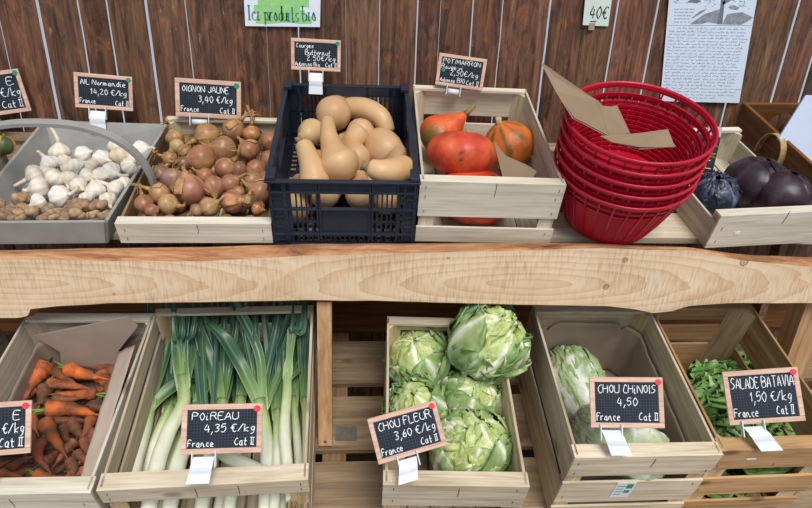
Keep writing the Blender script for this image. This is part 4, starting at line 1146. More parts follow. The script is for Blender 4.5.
# ------------------------------------------------------------------ grey trug
def trug():
    B = B_trug; w, L, h = B.w/2, B.L, B.h; f = .016; t = .008
    r = thing('wooden_trug', 'grey painted wooden trug with a bent hoop handle, holding garlic', 'trug', B.M)
    ht = h
    def wall(name, a, b, a0, b0, n_):
        # a,b top corners, a0,b0 bottom corners, n_ inward direction
        mb = MB(); n_ = V(n_)*t
        P = [V(a0), V(b0), V(b0)+n_, V(a0)+n_, V(a), V(b), V(b)+n_, V(a)+n_]
        mb.hexa(P); mb.build(name, M_trug, r, bevel=.001)
    bc = [B.Mi @ B.at(168, 124, h), B.Mi @ B.at(43, 120, h)]; tf = [(-w, 0, h), (w, 0, h), tuple(bc[0]), tuple(bc[1])]
    bf = [(-w+f, .004, 0), (w-f, .004, 0), (bc[0].x-f, L-.03, 0), (bc[1].x+f, L-.03, 0)]
    wall('front_board', tf[0], tf[1], bf[0], bf[1], (0, 1, 0))
    wall('back_board', tf[2], tf[3], bf[2], bf[3], (0, -1, 0))
    wall('side_board', tf[1], tf[2], bf[1], bf[2], (-1, 0, 0))
    wall('side_board', tf[3], tf[0], bf[3], bf[0], (1, 0, 0))
    mb = MB(); mb.box(-w+f, w-f, .006, L-.036, 0, .006); mb.build('base', M_trug, r)
    foot = B.Mi @ B.at(134, 178, B.h)
    y0 = foot.y
    pk = B.Mi @ hit(52, 123, B.M @ V((0, y0, 0)), B.y)
    rt = B.Mi @ hit(147, 165, B.M @ V((0, y0, 0)), B.y)
    A = rt.x+.004; H = pk.z-.03
    mb = MB(); n = 40; b0 = 0
    pts = []
    for i in range(n+1):
        a = PI*i/n
        ca = math.cos(a); pts.append(V((A*(abs(ca)**.8)*(1 if ca > 0 else -1), y0, .03+H*math.sin(a)**.8 if 0 < i < n else .03)))
    for i, p in enumerate(pts):
        a = PI*i/n; nn = V((math.cos(a), 0, math.sin(a)))
        for dn, dy in ((-.005, -.011), (.005, -.011), (.005, .011), (-.005, .011)):
            mb.vert(p+nn*dn+V((0, dy, 0)))
    for i in range(n):
        for j in range(4):
            mb.face(i*4+j, (i+1)*4+j, (i+1)*4+(j+1) % 4, i*4+(j+1) % 4)
    mb.face(0, 1, 2, 3); mb.face(n*4+3, n*4+2, n*4+1, n*4)
    mb.build('hoop_handle', M_trug, r, smooth=False, bevel=.0008)
trug()
# ------------------------------------------------------------------ navy plastic crate
def navy():
    B = B_blue; w, L, h = B.w, B.L, B.h
    r = thing('plastic_crate', 'navy blue slotted plastic crate full of butternut squashes', 'crate', B.M)
    def panel(W, H, wide=False):
        mb = MB(); t = .004
        def bx(u0, u1, v0, v1, y0=0, y1=t): mb.box(-W/2+W*u0, -W/2+W*u1, y0, y1, H*(1-v1), H*(1-v0))
        bx(0, 1, 0, .15); bx(0, 1, .40, .44); bx(0, 1, .80, .85); bx(0, 1, .985, 1)
        for a, b_ in ((0, .085), (.105, .14), (.31, .335), (.675, .70), (.87, .90), (.92, 1)): bx(a, b_, 0, 1)
        bx(.335, .675, .44, .80, .001, t-.001)
        for u0, u1 in ((.14, .31), (.70, .87)):
            for k in range(1, 5 if not wide else 5):
                u = u0+(u1-u0)*k/5; bx(u-.006, u+.006, .15, .985)
            bx(u0, u1, .61, .635)
        for k in range(1, 10):
            u = .335+.34*k/10; bx(u-.006, u+.006, .85, .985)
        # ribs and flanges standing proud
        for v in (.0, .14, .40, .80): bx(-.0, 1., v, v+.018, -.006, 0)
        for u in (.0, .085, .10, .31, .33, .675, .695, .87, .915, .985): bx(u, u+.012, .0, 1, -.004, 0)
        for v in (.24, .52, .68, .9): bx(0, .1, v, v+.015, -.004, 0); bx(.9, 1, v, v+.015, -.004, 0)
        return mb
    panel(w, h).build('front_panel', M_crateblue, r, M=Matrix.Identity(4))
    panel(w, h).build('back_panel', M_crateblue, r, M=Matrix.Translation((0, L, 0)) @ Matrix.Rotation(PI, 4, 'Z'))
    for s in (-1, 1):
        panel(L-.008, h).build('side_panel', M_crateblue, r, M=Matrix.Translation((s*w/2, L/2, 0)) @ Matrix.Rotation(PI/2*s, 4, 'Z'))
    mb = MB()
    for k in range(16): x = -w/2+.005+(w-.01)*k/15; mb.box(x-.003, x+.003, 0, L, 0, .004)
    for k in range(22): y = L*k/21; mb.box(-w/2, w/2, y-.003, y+.003, .0, .004)
    mb.build('base', M_crateblue, r)
    mb = MB()
    for x0, x1, y0, y1 in ((-w/2-.008, w/2+.008, -.008, .004), (-w/2-.008, w/2+.008, L-.004, L+.008), (-w/2-.008, -w/2+.004, .004, L-.004), (w/2-.004, w/2+.008, .004, L-.004)):
        mb.box(x0, x1, y0, y1, h, h+.004)
    mb.build('rim', M_crateblue, r, bevel=.001)
    for sx in (-1, 1):
        for y0 in (-.006, L-.034):
            mb = MB(); x0 = sx*(w/2+.006)
            mb.box(min(x0, x0-sx*.02), max(x0, x0-sx*.02), y0, y0+.04, h+.004, h+.014)
            mb.build('corner_lug', M_crateblue, r, bevel=.002)
navy()
# ------------------------------------------------------------------ red baskets
M_red = plain('red_plastic', rgb('#b80f2e'), .35, .5, .05)
Pb = hit(606, 215, UP0+N*.026, N)
Pt = hit(640, 119, Pb, V((0, 1, .40)).normalized())
ax = (Pt-Pb); Htot = ax.length; ax.normalize()
RR = px2m(Pt, 73); SP = .030; NB = 5; HB = Htot-SP*(NB-1)
print('basket', Htot, RR, HB)
def basket_parts(root):
    rb = RR*.66; n = 40
    def rad(z): return rb+(RR-rb)*(z/HB)**.85
    mb = MB()
    mb.lathe([(RR-.003, HB-.008), (RR+.001, HB-.009), (RR+.003, HB-.004), (RR+.003, HB+.001), (RR-.001, HB+.002), (RR-.003, HB-.002)], 64)
    # open ring: drop the two caps
    mb.f = mb.f[:-2]; mb.m = mb.m[:-2]
    b = len(mb.v); 
    for k in range(64): mb.face(5*64+k, 5*64+(k+1) % 64, (k+1) % 64, k)
    mb.build('rim', M_red, root, smooth=True)
    mb = MB()
    zs = [HB-.012-.0, HB-.030, HB-.048]+[HB-.048-.0105*k for k in range(1, 40) if HB-.048-.0105*k > .006]
    for i, z in enumerate(zs):
        r_ = rad(z); th = .0074 if i > 2 else .0066
        b = len(mb.v)
        for k in range(64):
            c, s = math.cos(2*PI*k/64), math.sin(2*PI*k/64)
            for dr, dz in ((-.0015, 0), (.0015, 0), (.0015, th), (-.0015, th)): mb.vert(((r_+dr)*c, (r_+dr)*s, z+dz))
        for k in range(64):
            for j in range(4): mb.face(b+k*4+j, b+((k+1) % 64)*4+j, b+((k+1) % 64)*4+(j+1) % 4, b+k*4+(j+1) % 4)
    nr = 30
    for k in range(nr):
        a = 2*PI*k/nr; e = V((math.cos(a), math.sin(a), 0)); tt = V((-math.sin(a), math.cos(a), 0))
        for z0, z1 in ((0, HB*.33), (HB*.33, HB*.66), (HB*.66, HB-.01)):
            P = []
            for z in (z0, z1):
                c = e*rad(z)+V((0, 0, z))
                for u, v in ((-.0022, -.0008), (.0022, -.0008), (.0022, .0024), (-.0022, .0024)): P.append(c+tt*u-e*v*-1)
            mb.hexa(P)
    mb.build('lattice_wall', M_red, root)
    mb = MB(); mb.lathe([(.001, 0), (rb+.002, 0), (rb+.002, .003), (.001, .003)], 48); mb.build('base', M_red, root)
names = ['top red plastic basket of the leaning stack, holding brown paper bags', 'second red plastic basket from the top of the stack', 'middle red plastic basket of the stack of five',
         'second red plastic basket from the bottom of the stack', 'bottom red plastic basket of the stack']
bk = thing('plastic_basket', names[4], 'basket', axisM(ax, Pb+ax*.045), 'stacked red baskets')
Mo = axisM(ax, V((0, 0, 0)))
shift = .034
bk.matrix_world = axisM(ax, Pb+ax*.0)
basket_parts(bk)
for i in range(1, NB):
    c = bk.copy(); COL.objects.link(c); c.matrix_world = axisM(ax, Pb+ax*SP*i, i*.35)
    c['label'] = names[4-i]
    for ch in list(bk.children):
        d = ch.copy(); COL.objects.link(d); d.parent = c
bM = axisM(ax, Pb+ax*SP*4)
# brown paper bags
def paperbag(label, pts, th, n_=2, loose=0):
    """flat folded bag from (px,py,depth) corners"""
    P = [pt(*p) for p in pts]; c = sum(P, V())/len(P)
    nrm = (P[1]-P[0]).cross(P[2]-P[0]).normalized()
    if nrm.dot(CAMP-c) < 0: P = P[::-1]; nrm = -nrm
    r = thing('paper_bag', label, 'paper bag', Matrix.Translation(c), 'brown paper bags in the top basket')
    for k in range(n_):
        mb = MB(); off = nrm*(-k*(th+.0006))
        Q = [p-c+off+V((R_.uniform(-1, 1), 0, R_.uniform(-1, 1)))*.004*k for p in P]
        mb.slab(Q, -nrm, th); mb.build('bag_layer', M_kraft, r)
D0 = depth(bM @ V((0, 0, HB)))
print('D0', D0)
def bd(dx): return D0+dx
paperbag('long brown paper bag sticking out of the left of the top basket', [(541, 63, bd(.03)), (551, 73, bd(.03)), (598, 101, bd(0)), (622, 136, bd(.02)), (610, 138, bd(.0)), (572, 118, bd(-.05)), (556, 92, bd(.0))], .0012, 2)
paperbag('brown paper bag with a folded top behind the long one', [(546, 69, bd(.045)), (551, 68, bd(.045)), (574, 101, bd(.04)), (600, 104, bd(.03)), (618, 134, bd(.04)), (600, 130, bd(.05)), (566, 100, bd(.05))], .0012, 2)
paperbag('short brown paper bag standing upright in the top basket', [(595, 105, bd(.06)), (615, 107, bd(.06)), (630, 133, bd(.03)), (612, 136, bd(.03))], .0012, 4)
paperbag('brown paper bag lying across the front of the top basket', [(600, 136, bd(-.02)), (640, 133, bd(.0)), (668, 129, bd(.02)), (675, 147, bd(-.02)), (640, 147, bd(-.05)), (612, 142, bd(-.05))], .0012, 2)

# ------------------------------------------------------------------ writing
FONT = {'A': ('00 49 80', '23 63'), 'B': ('00 09 59 77 55 05 65 82 60 00',), 'C': ('78 49 15 12 40 71',), 'D': ('00 09 49 86 83 40 00',), 'E': ('70 00 09 79', '05 55'), 'F': ('00 09 79', '05 55'),
 'H': ('00 09', '80 89', '05 85'), 'I': ('10 19',), 'J': ('79 72 40 12',), 'L': ('09 00 70',), 'M': ('00 19 43 79 90',), 'N': ('00 09 80 89',), 'O': ('49 16 13 40 73 76 49',), 'P': ('00 09 69 77 55 05',),
 'R': ('00 09 69 77 55 05', '45 80'), 'S': ('78 49 17 35 64 62 30 01',), 'T': ('09 99', '49 40'), 'U': ('09 02 30 60 82 89',), 'V': ('09 40 89',), 'G': ('78 49 15 12 40 72 75 55',),
 '0': ('49 16 13 40 73 76 49',), '1': ('26 49 40',), '2': ('17 39 68 66 10 80',), '3': ('18 49 77 35 73 40 11',), '4': ('49 13 83', '67 60'), '5': ('79 29 15 56 73 40 11',), '6': ('69 25 12 40 72 55 23',),
 '8': ('45 17 49 77 45 12 40 82 45',), '€': ('88 59 26 23 50 81', '05 55', '04 54'), '/': ('00 79',), ',': ('21 0v',), '.': ('10 21',), ' ': (), '|': ('20 29', '60 69', '09 89', '00 80'),
 'a': ('65 35 12 30 61 65 60 80',), 'b': ('09 00 50 72 54 04',), 'c': ('64 35 12 30 60',), 'd': ('65 35 12 30 61 69 60',), 'e': ('13 63 55 25 11 40 70',), 'g': ('65 35 13 31 62 65 5u 1v',), 'i': ('15 10 30', '18 28'),
 'k': ('09 00', '65 02 60',), 'l': ('19 10 30',), 'm': ('05 00 03 25 40 43 65 80',), 'n': ('05 00 03 35 60 80',), 'o': ('35 12 30 61 44 35',), 'p': ('05 0v', '04 35 62 40 01'), 'r': ('05 00 03 35 55',),
 's': ('65 25 13 52 40 00',), 't': ('29 20 50', '05 55'), 'u': ('05 01 30 61 65 60',), 'v': ('05 30 65',), 'w': ('05 20 35 50 75',), 'y': ('05 31', '65 2v'), 'z': ('05 65 00 60',), 'x': ('05 60', '65 00'), '-': ('04 54',)}
def dec(s):
    f = lambda ch: {'u': -1.5, 'v': -3}.get(ch, None) if ch in 'uv' else int(ch)
    return f(s[0])/9, f(s[1])/9
def write(mb, text, x, y, h, w=None, rad=.0008, seed=0, z=0, slant=.12, jit=.06, nib=None, smooth=True):
    """hand-drawn strokes: lower-left (x,y), letter height h; nib=(thick,thin) for lettering with stressed stems"""
    rr = random.Random(seed); cx = x
    adv_ = []
    for ch in text:
        mx_ = max([dec(q)[0] for st_ in FONT.get(ch, ()) for q in st_.split()] or [.28])
        adv_.append(mx_+(.36 if ch in 'Iil1' else .26))
    sc_ = (w if w else h*.7*len(text))/(sum(adv_)-.26)
    for ch, ad in zip(text, adv_):
        for st_ in FONT.get(ch, ()):
            P = [dec(s) for s in st_.split()]
            P = [V((cx+(a+b_*slant*.5)*sc_+rr.uniform(-jit, jit)*h*.6, y+b_*h+rr.uniform(-jit, jit)*h, z)) for a, b_ in P]
            if smooth and len(P) > 2: P = cat(P, (len(P)-1)*3)
            if nib:
                for p, q in zip(P, P[1:]):
                    d = (q-p); 
                    if d.length < 1e-6: continue
                    d.normalize(); e = V((0, 0, 1))
                    wd = nib[0]/2*abs(d.y)+nib[1]/2*(1-abs(d.y))
                    mb.hexa([p-V((wd, nib[1]/2, 0)), p+V((wd, -nib[1]/2, 0)), q+V((wd, nib[1]/2, 0)), q+V((-wd, nib[1]/2, 0)), p-V((wd, nib[1]/2, 0))+e*.0005, p+V((wd, -nib[1]/2, 0))+e*.0005, q+V((wd, nib[1]/2, 0))+e*.0005, q+V((-wd, nib[1]/2, 0))+e*.0005])
            else:
                mb.tube(P, [rad*rr.uniform(.8, 1.15) for _ in P], 5, flat=.5, up=(0, 0, 1))
        cx += ad*sc_
M_chalk = plain('white_chalk', rgb('#f4f8fa'), .9, .1, .05)
def slate_mat():
    m, t, b = nt('slate_board')
    tc = t.nodes.new('ShaderNodeTexCoord')
    br = t.nodes.new('ShaderNodeTexBrick'); br.offset = 0; br.inputs['Scale'].default_value = 1
    br.inputs['Brick Width'].default_value = .0058; br.inputs['Row Height'].default_value = .0058; br.inputs['Mortar Size'].default_value = .0006
    br.inputs['Mortar Smooth'].default_value = .2
    br.inputs['Color1'].default_value = (*rgb('#141922'), 1); br.inputs['Color2'].default_value = (*rgb('#151b25'), 1); br.inputs['Mortar'].default_value = (*rgb('#2f3a48'), 1)
    t.links.new(tc.outputs['Object'], br.inputs['Vector'])
    nn = noisen(t, tc.outputs['Object'], 25, 4)
    r = ramp(t, [(.35, (.85, .85, .88)), (.7, (1.35, 1.35, 1.35))], nn)
    c = mixn(t, br.outputs['Color'], r.outputs[0], 1.0, 'MULTIPLY')
    t.links.new(c, b.inputs['Base Color']); b.inputs['Roughness'].default_value = .6; b.inputs['Specular IOR Level'].default_value = .3
    return m
M_slate = slate_mat()
M_dotred = plain('red_dot', rgb('#e0384f'), .5, .4, .03); M_dotgreen = plain('green_dot', rgb('#14906c'), .5, .4, .03)
def slate(label, cx, cy, wpx, hpx, roll, D, rec, lines, dot, dotpos, clip, seed=0):
    C = pt(cx, cy, D); wd = wpx*D/FPX
    nrm = V((C.x*-.25, -math.cos(rec), math.sin(rec))).normalized()
    xr = CR @ V((math.cos(math.radians(roll)), math.sin(math.radians(roll)), 0))
    x_ = (xr-nrm*xr.dot(nrm)).normalized(); y_ = nrm.cross(x_)
    v_ = (CAMP-C).normalized(); fs = max(.5, abs(v_.dot(nrm)))
    hd = hpx*.95*D/FPX/fs
    r = thing('price_slate', label, 'price sign', frame(x_, y_, nrm, C), 'price slates')
    W, H = wd/2, hd/2; f = wd*.068
    for i, (a, b_, c, d) in enumerate(((-W, W, H-f, H), (-W, W, -H, -H+f), (-W, -W+f, -H+f+.0003, H-f-.0003), (W-f, W, -H+f+.0003, H-f-.0003))):
        mb = MB(); mb.box(a, b_, c, d, -.003, .003); mb.build('frame_rail' if i < 2 else 'frame_stile', M_frame, r, bevel=.001)
    mb = MB(); mb.box(-W+f*.8, W-f*.8, -H+f*.8, H-f*.8, -.0015, .001); sl = mb.build('slate_panel', M_slate, r)
    iw, ih = 2*(W-f), 2*(H-f)
    mb = MB()
    for (tx, u0, u1, v, hh) in lines:      # fractions of the black area
        write(mb, tx, -W+f+iw*u0, -H+f+ih*v, ih*hh, iw*(u1-u0)*.95, wd*.0054, seed+len(tx), .0014)
    mb.build('chalk_writing', M_chalk, r)
    mb = MB(); mb.lathe([(.0001, .003), (wd*.042, .003), (wd*.042, .0042), (.0001, .0042)], 20, M=Matrix.Translation((W-f*1.0 if dotpos == 'tr' else -W+f+iw*.07, H-f*.95 if dotpos == 'tr' else -.0*H, 0 if dotpos == 'tr' else -.0015)))
    mb.build('dot_sticker', dot, r)
    # clip
    kind, ux, L, sk = clip
    X = -W+wd*ux; cw = wd*.15; L = L*D/FPX/fs
    y0 = -H+.002
    cp = thing_part = None
    mb = MB()
    if kind == 'plate':
        n = 8
        for i in range(n+1):
            u = i/n; yy_ = y0-.12*L-L*.82*u; zz_ = .002+.010*math.sin(u*PI*1.2)*(1) if u < .6 else .002+.010*math.sin(.6*PI*1.2)+.006*(u-.6)
            for s in (-1, 1): mb.vert((X+s*cw*(.85+.1*u)+sk*wd*u, yy_, zz_)); mb.vert((X+s*cw*(.85+.1*u)+sk*wd*u, yy_, zz_-.0015))
        for i in range(n):
            k = i*4; mb.face(k, k+4, k+6, k+2); mb.face(k+1, k+3, k+7, k+5); mb.face(k, k+1, k+5, k+4); mb.face(k+2, k+6, k+7, k+3)
        mb.face(0, 2, 3, 1); mb.face(n*4, n*4+1, n*4+3, n*4+2)
        pl = mb.build('clip_plate', M_plast, r, smooth=False)
    else:
        mb.tube([(X-cw*.75, y0-L*.6, .0), (X+cw*.75, y0-L*.6, .0)], L*.32, 16); pl = mb.build('clip_roller', M_plast, r, smooth=True)
    for s in (-1, 1):
        mb = MB(); e = X+s*cw*.95; Lr = L*.45 if kind == 'plate' else L
        mb.box(e-.0012, e+.0012, y0-Lr, y0+.006, -.006, .009); mb.build('clip_arm', M_plast, r, bevel=.0006)
def dr(B, x, y, h=None): return depth(B.at(x, y, B.h if h is None else h))
R0 = math.radians
slate('green-dotted price slate cut off by the left edge, above the trug', -6, 94, 56, 42, 8, dr(B_trug, 96, 123)-.02, R0(8),
      [('E', .80, .92, .70, .2), ('€/kg', .62, .99, .38, .24), ('Cat |', .58, .99, .06, .2)], M_dotgreen, 'tr', ('plate', .3, 14, 0), 1)
slate('price slate reading 14,20 clipped to the back of the grey trug', 104, 92, 53, 34.5, -5, dr(B_trug, 96, 123)-.02, R0(8),
      [('AIL Normandie', .04, .98, .74, .18), ('14,20 €/kg', .22, .98, .40, .2), ('France', .02, .34, .06, .16), ('Cat |', .72, 1.0, .04, .17)], M_dotgreen, 'tr', ('plate', .38, 24, 0), 2)
slate('price slate reading 3,40 on the back of the onion crate', 208.5, 99, 63, 38.5, -3.5, dr(B_onion, 199, 118)-.025, R0(10),
      [('OIGNON JAUNE', .04, .90, .72, .2), ('3,40 €/kg', .32, .95, .38, .22), ('France', .02, .34, .05, .16), ('Cat |', .70, .98, .04, .17)], M_dotgreen, 'tr', ('roller', .36, 9, 0), 3)
slate('highest price slate, reading Butternut, on the back of the navy crate', 316, 55, 49, 31.5, -3, dr(B_blue, 319, 88)-.02, R0(6),
      [('Courges', .04, .46, .78, .16), ('Butternut', .25, .86, .50, .2), ('2.50€/kg', .28, .98, .27, .2), ('Aubenas Bio', .01, .62, .04, .15), ('Cat |', .72, 1, .03, .16)], M_dotgreen, 'tr', ('plate', .5, 25, 0), 4)
slate('tilted price slate with its green dot at left, on the pumpkin crate', 461, 72, 48, 32, -8, dr(B_pump, 452, 88)-.025, R0(8),
      [('POTIMARRON', .04, .98, .78, .17), ('Rouge vif', .02, .60, .56, .16), ('2,50€/kg', .24, .95, .34, .2), ('Aubenas', .02, .40, .04, .15), ('BIO', .44, .63, .06, .18), ('Cat |', .66, .98, .03, .17)], M_dotgreen, 'l', ('roller', .4, 9, 0), 5)
slate('red-dotted price slate cut off by the left edge before the carrots', -13, 429.5, 79, 51, 2, dr(B_car, 0, 487)-.01, R0(30),
      [('E', .84, .93, .70, .2), ('€/kg', .70, .99, .38, .24), ('Cat |', .66, .99, .06, .2)], M_dotred, 'tr', ('plate', .45, 24, 0), 6)
slate('price slate reading POIREAU 4,35 on the front of the leek crate', 222.3, 428.5, 78, 49.5, 0, dr(B_leek, 203, 480)-.01, R0(30),
      [('POiREAU', .07, .76, .74, .18), ('4,35 €/kg', .24, 1.0, .42, .2), ('France', .02, .40, .05, .17), ('Cat |', .68, .98, .07, .18)], M_dotred, 'tr', ('plate', .29, 29, -.06), 7)
slate('tilted price slate reading CHOU FLEUR 3,60 on the front of the cauliflower crate', 407, 432, 70.5, 47, 15, dr(B_cau, 415, 482)-.01, R0(30),
      [('CHOU FLEUR', .06, .99, .72, .21), ('3,60 €/kg', .28, 1.0, .38, .22), ('France', .02, .38, .05, .18), ('Cat |', .68, .98, .07, .17)], M_dotred, 'tr', ('plate', .42, 25, -.08), 8)
slate('price slate reading CHOU CHINOIS 4,50 on the front of the Chinese cabbage crate', 626.5, 402.3, 72, 49.5, 0, dr(B_chi, 625, 452)-.01, R0(30),
      [('CHOU CHiNOIS', .05, 1.0, .73, .2), ('4,50', .34, .68, .42, .19), ('France', .02, .40, .06, .18), ('Cat |', .68, 1.0, .07, .17)], M_dotred, 'tr', ('plate', .27, 27, .12), 9)
slate('price slate reading SALADE BATAVIA 1,50 on the front of the lettuce crate', 763, 396, 71, 50.5, 5, dr(B_sal, 757, 442)-.01, R0(30),
      [('SALADE BATAVIA', .03, 1.04, .70, .24), ('1,50 €/kg', .28, .95, .38, .22), ('France', .02, .40, .06, .18), ('Cat |', .66, .95, .07, .19)], M_dotred, 'tr', ('plate', .30, 26, .18), 10)

# ------------------------------------------------------------------ notices on the wall
def wallframe(px, py):
    p = hit(px, py, *YP(YW-.012)); return frame(V((1, 0, 0)), V((0, 0, 1)), V((0, -1, 0)), p)
def W2(M, px, py):
    q = M.inverted() @ hit(px, py, *YP(YW-.012)); return V((q.x, q.y, 0))
M = wallframe(282, 12)
r = thing('wall_sign', 'white sign with green lettering on a brushed green patch, on the wall', 'sign', M)
mb = MB(); mb.slab([W2(M, 245.5, 26), W2(M, 320, 27), W2(M, 321, -18), W2(M, 243, -18)], (0, 0, 1), .002); mb.build('card', M_card, r)
mb = MB()
for i, (a, b_, y, hh) in enumerate(((256, 312, 19.5, 7), (259, 305, 14, 9), (254, 300, 8, 8), (258, 309, 2, 8), (262, 312, -5, 9))):
    pts = []
    n = 16
    for k in range(n+1): u = k/n; pts.append(W2(M, a+(b_-a)*u, y-hh/2+.9*math.sin(u*7+i)))
    for k in range(n, -1, -1): u = k/n; pts.append(W2(M, a+(b_-a)*u, y+hh/2+.7*math.sin(u*9+i*2)))
    mb.slab([p+V((0, 0, .0022+.0001*i)) for p in pts], (0, 0, 1), .0003)
mb.build('brushed_patch', plain('green_paint', rgb('#96d083'), .7, .3, .12, 60), r)
mb = MB(); ref = W2(M, 250, 19); e = W2(M, 315, 21)
hh = (W2(M, 250, 4)-ref).length
M_let = plain('sign_green', rgb('#2c7a6c'), .6, .3, .08)
def serif(mb, x, y, w_): mb.box(x-w_, x+w_, y-.0007, y+.0007, .003, .0036)
for tx, xa, xb in (('Ici', 249, 259), ('produits', 265.5, 297.5), ('bio', 303, 314)):
    p = W2(M, xa, 19.3 if tx == 'Ici' else 20); q = W2(M, xb+1.5, 20)
    write(mb, tx, p.x, p.y, hh*(.95), (q.x-p.x), .001, 3, .003, slant=0, jit=0, nib=(.0036, .0012))
    ad = [max(dec(c_)[0] for st_ in FONT[ch] for c_ in st_.split())+(.36 if ch in 'Iil1' else .26) for ch in tx]; sc_ = (q.x-p.x)/(sum(ad)-.26); cx = p.x
    for ch, a_ in zip(tx, ad):
        lx = cx+{'I': .11, 'i': .11}.get(ch, .0)*sc_
        if ch == 'd': lx = cx+.66*sc_
        if ch in 'Iprdib': serif(mb, lx, p.y+(hh*.95 if ch in 'Ibd' else hh*.52), .0034)
        if ch in 'Iri': serif(mb, lx, p.y, .0038)
        cx += a_*sc_
mb.build('lettering', M_let, r)

M = wallframe(597, 12)
r = thing('price_card', 'small white card marked 40€ pinned at the top of the wall', 'sign', M)
mb = MB(); mb.slab([W2(M, 582.5, 25), W2(M, 608, 26.3), W2(M, 613, -10), W2(M, 586, -10)], (0, 0, 1), .0015); mb.build('card', plain('greenish_card', rgb('#cfdcd4'), .7, .3, .04), r)
mb = MB(); p = W2(M, 588.5, 18); 
write(mb, '40€', p.x, p.y, (W2(M, 589, 6)-W2(M, 588.5, 18)).length, (W2(M, 606.5, 17)-p).x, .0016, 5, .002, slant=.25, jit=0)
a_, b__ = W2(M, 590, 21.3), W2(M, 596, 21.3); mb.tube([a_+V((0, 0, .002)), b__+V((0, 0, .002))], .0012, 5, up=(0, 0, 1))
mb.build('marker_writing', plain('black_marker', rgb('#1b2a30'), .6, .3, .05), r)
mb = MB(); mb.slab([W2(M, 588, 30), W2(M, 594, 30), W2(M, 595, 23), W2(M, 589, 23)], (0, 0, 1), .002); mb.build('tape', plain('tape', rgb('#a08c80'), .3, .5, .05), r)

M = wallframe(705, 50)
r = thing('wall_letter', 'long white handwritten sheet with a grey pencil drawing on the wall', 'letter', M)
mb = MB(); mb.slab([W2(M, 660, 101), W2(M, 739, 103), W2(M, 759, -14), W2(M, 670, -14)], (0, 0, 1), .001); mb.build('sheet', plain('letter_paper', rgb('#cfdcec'), .8, .2, .03), r)
mb = MB(); rr = random.Random(4)
def quad(px0, px1, u): return px0+(px1-px0)*u
for k in range(23):
    y = 28+k*3.15
    xl = 670.5-.095*(y-0)+1+(8 if k in (0,) else 0)+(14 if k == 22 else 0); xr = 757-.175*y-6-rr.uniform(0, 7)-(18 if k == 22 else 0)
    x = xl
    while x < xr:
        wl = rr.uniform(3, 9); n = int(wl*2.2); P = []
        for j in range(n+1):
            P.append(W2(M, x+wl*j/n, y+(1.0 if j % 2 else -.1)*rr.uniform(.3, .8)-(1.2 if rr.random() < .12 else 0)+(.02*(x-xl)))+V((0, 0, .0012)))
        mb.tube(P, .00042, 3, up=(0, 0, 1)); x += wl+rr.uniform(1.2, 2.2)
for k in range(5):
    y = 9+k*3.2; x = 674
    while x < 690-k*.5:
        wl = rr.uniform(2, 5); n = int(wl*2.5)
        mb.tube([W2(M, x+wl*j/n, y+(.7 if j % 2 else -.4))+V((0, 0, .0012)) for j in range(n+1)], .0004, 3, up=(0, 0, 1)); x += wl+1.2
mb.build('ink_writing', plain('grey_ink', rgb('#74809a'), .8, .2, .1), r)
def draw(name, polys, col, z):
    mb = MB()
    for P in polys: mb.slab([W2(M, *p)+V((0, 0, z)) for p in P], (0, 0, 1), .0003)
    mb.build(name, plain(name+'_pencil', rgb(col), .8, .2, .3, 90), r)
draw('pencil_hill', [[(690, 24), (704, 14), (720, 9), (717, 23.5), (708, 22), (700, 24)], [(722, 24.3), (727, 14), (742, 12), (753, 17.5), (748, 21), (741, 24.6)], [(691, 18), (700, 11), (707, 8.5), (703, 12), (693, 18)],
                     [(728, 7), (734, 5), (739, 8), (737, 10), (731, 9)]], '#8b9099', .0012)
draw('pencil_tree', [[(717, 24), (720, 9), (721.5, -8), (726, -8), (723.5, 10), (722, 24)], [(722, 2), (735, -6), (736, -3), (723, 5)], [(687, 2), (694, -2), (701, 1), (697, 3)]], '#6f7580', .0014)
mb = MB()
for k in range(70):
    x, y = rr.choice(((rr.uniform(700, 716), rr.uniform(-6, 6)), (rr.uniform(727, 752), rr.uniform(-6, 8)), (rr.uniform(672, 690), rr.uniform(-5, 3))))
    mb.tube([W2(M, x, y)+V((0, 0, .0012)), W2(M, x+rr.uniform(-2, 2), y+rr.uniform(-1.5, 1.5))+V((0, 0, .0012)), W2(M, x+rr.uniform(0, 3), y+rr.uniform(-1, 1))+V((0, 0, .0012))], .0005, 3, up=(0, 0, 1))
mb.tube([W2(M, 668, 25.2)+V((0, 0, .0012)), W2(M, 754, 25.4)+V((0, 0, .0012))], .0005, 3, up=(0, 0, 1))
mb.build('pencil_foliage', plain('pencil_grey', rgb('#8c929c'), .8, .2, .2), r)

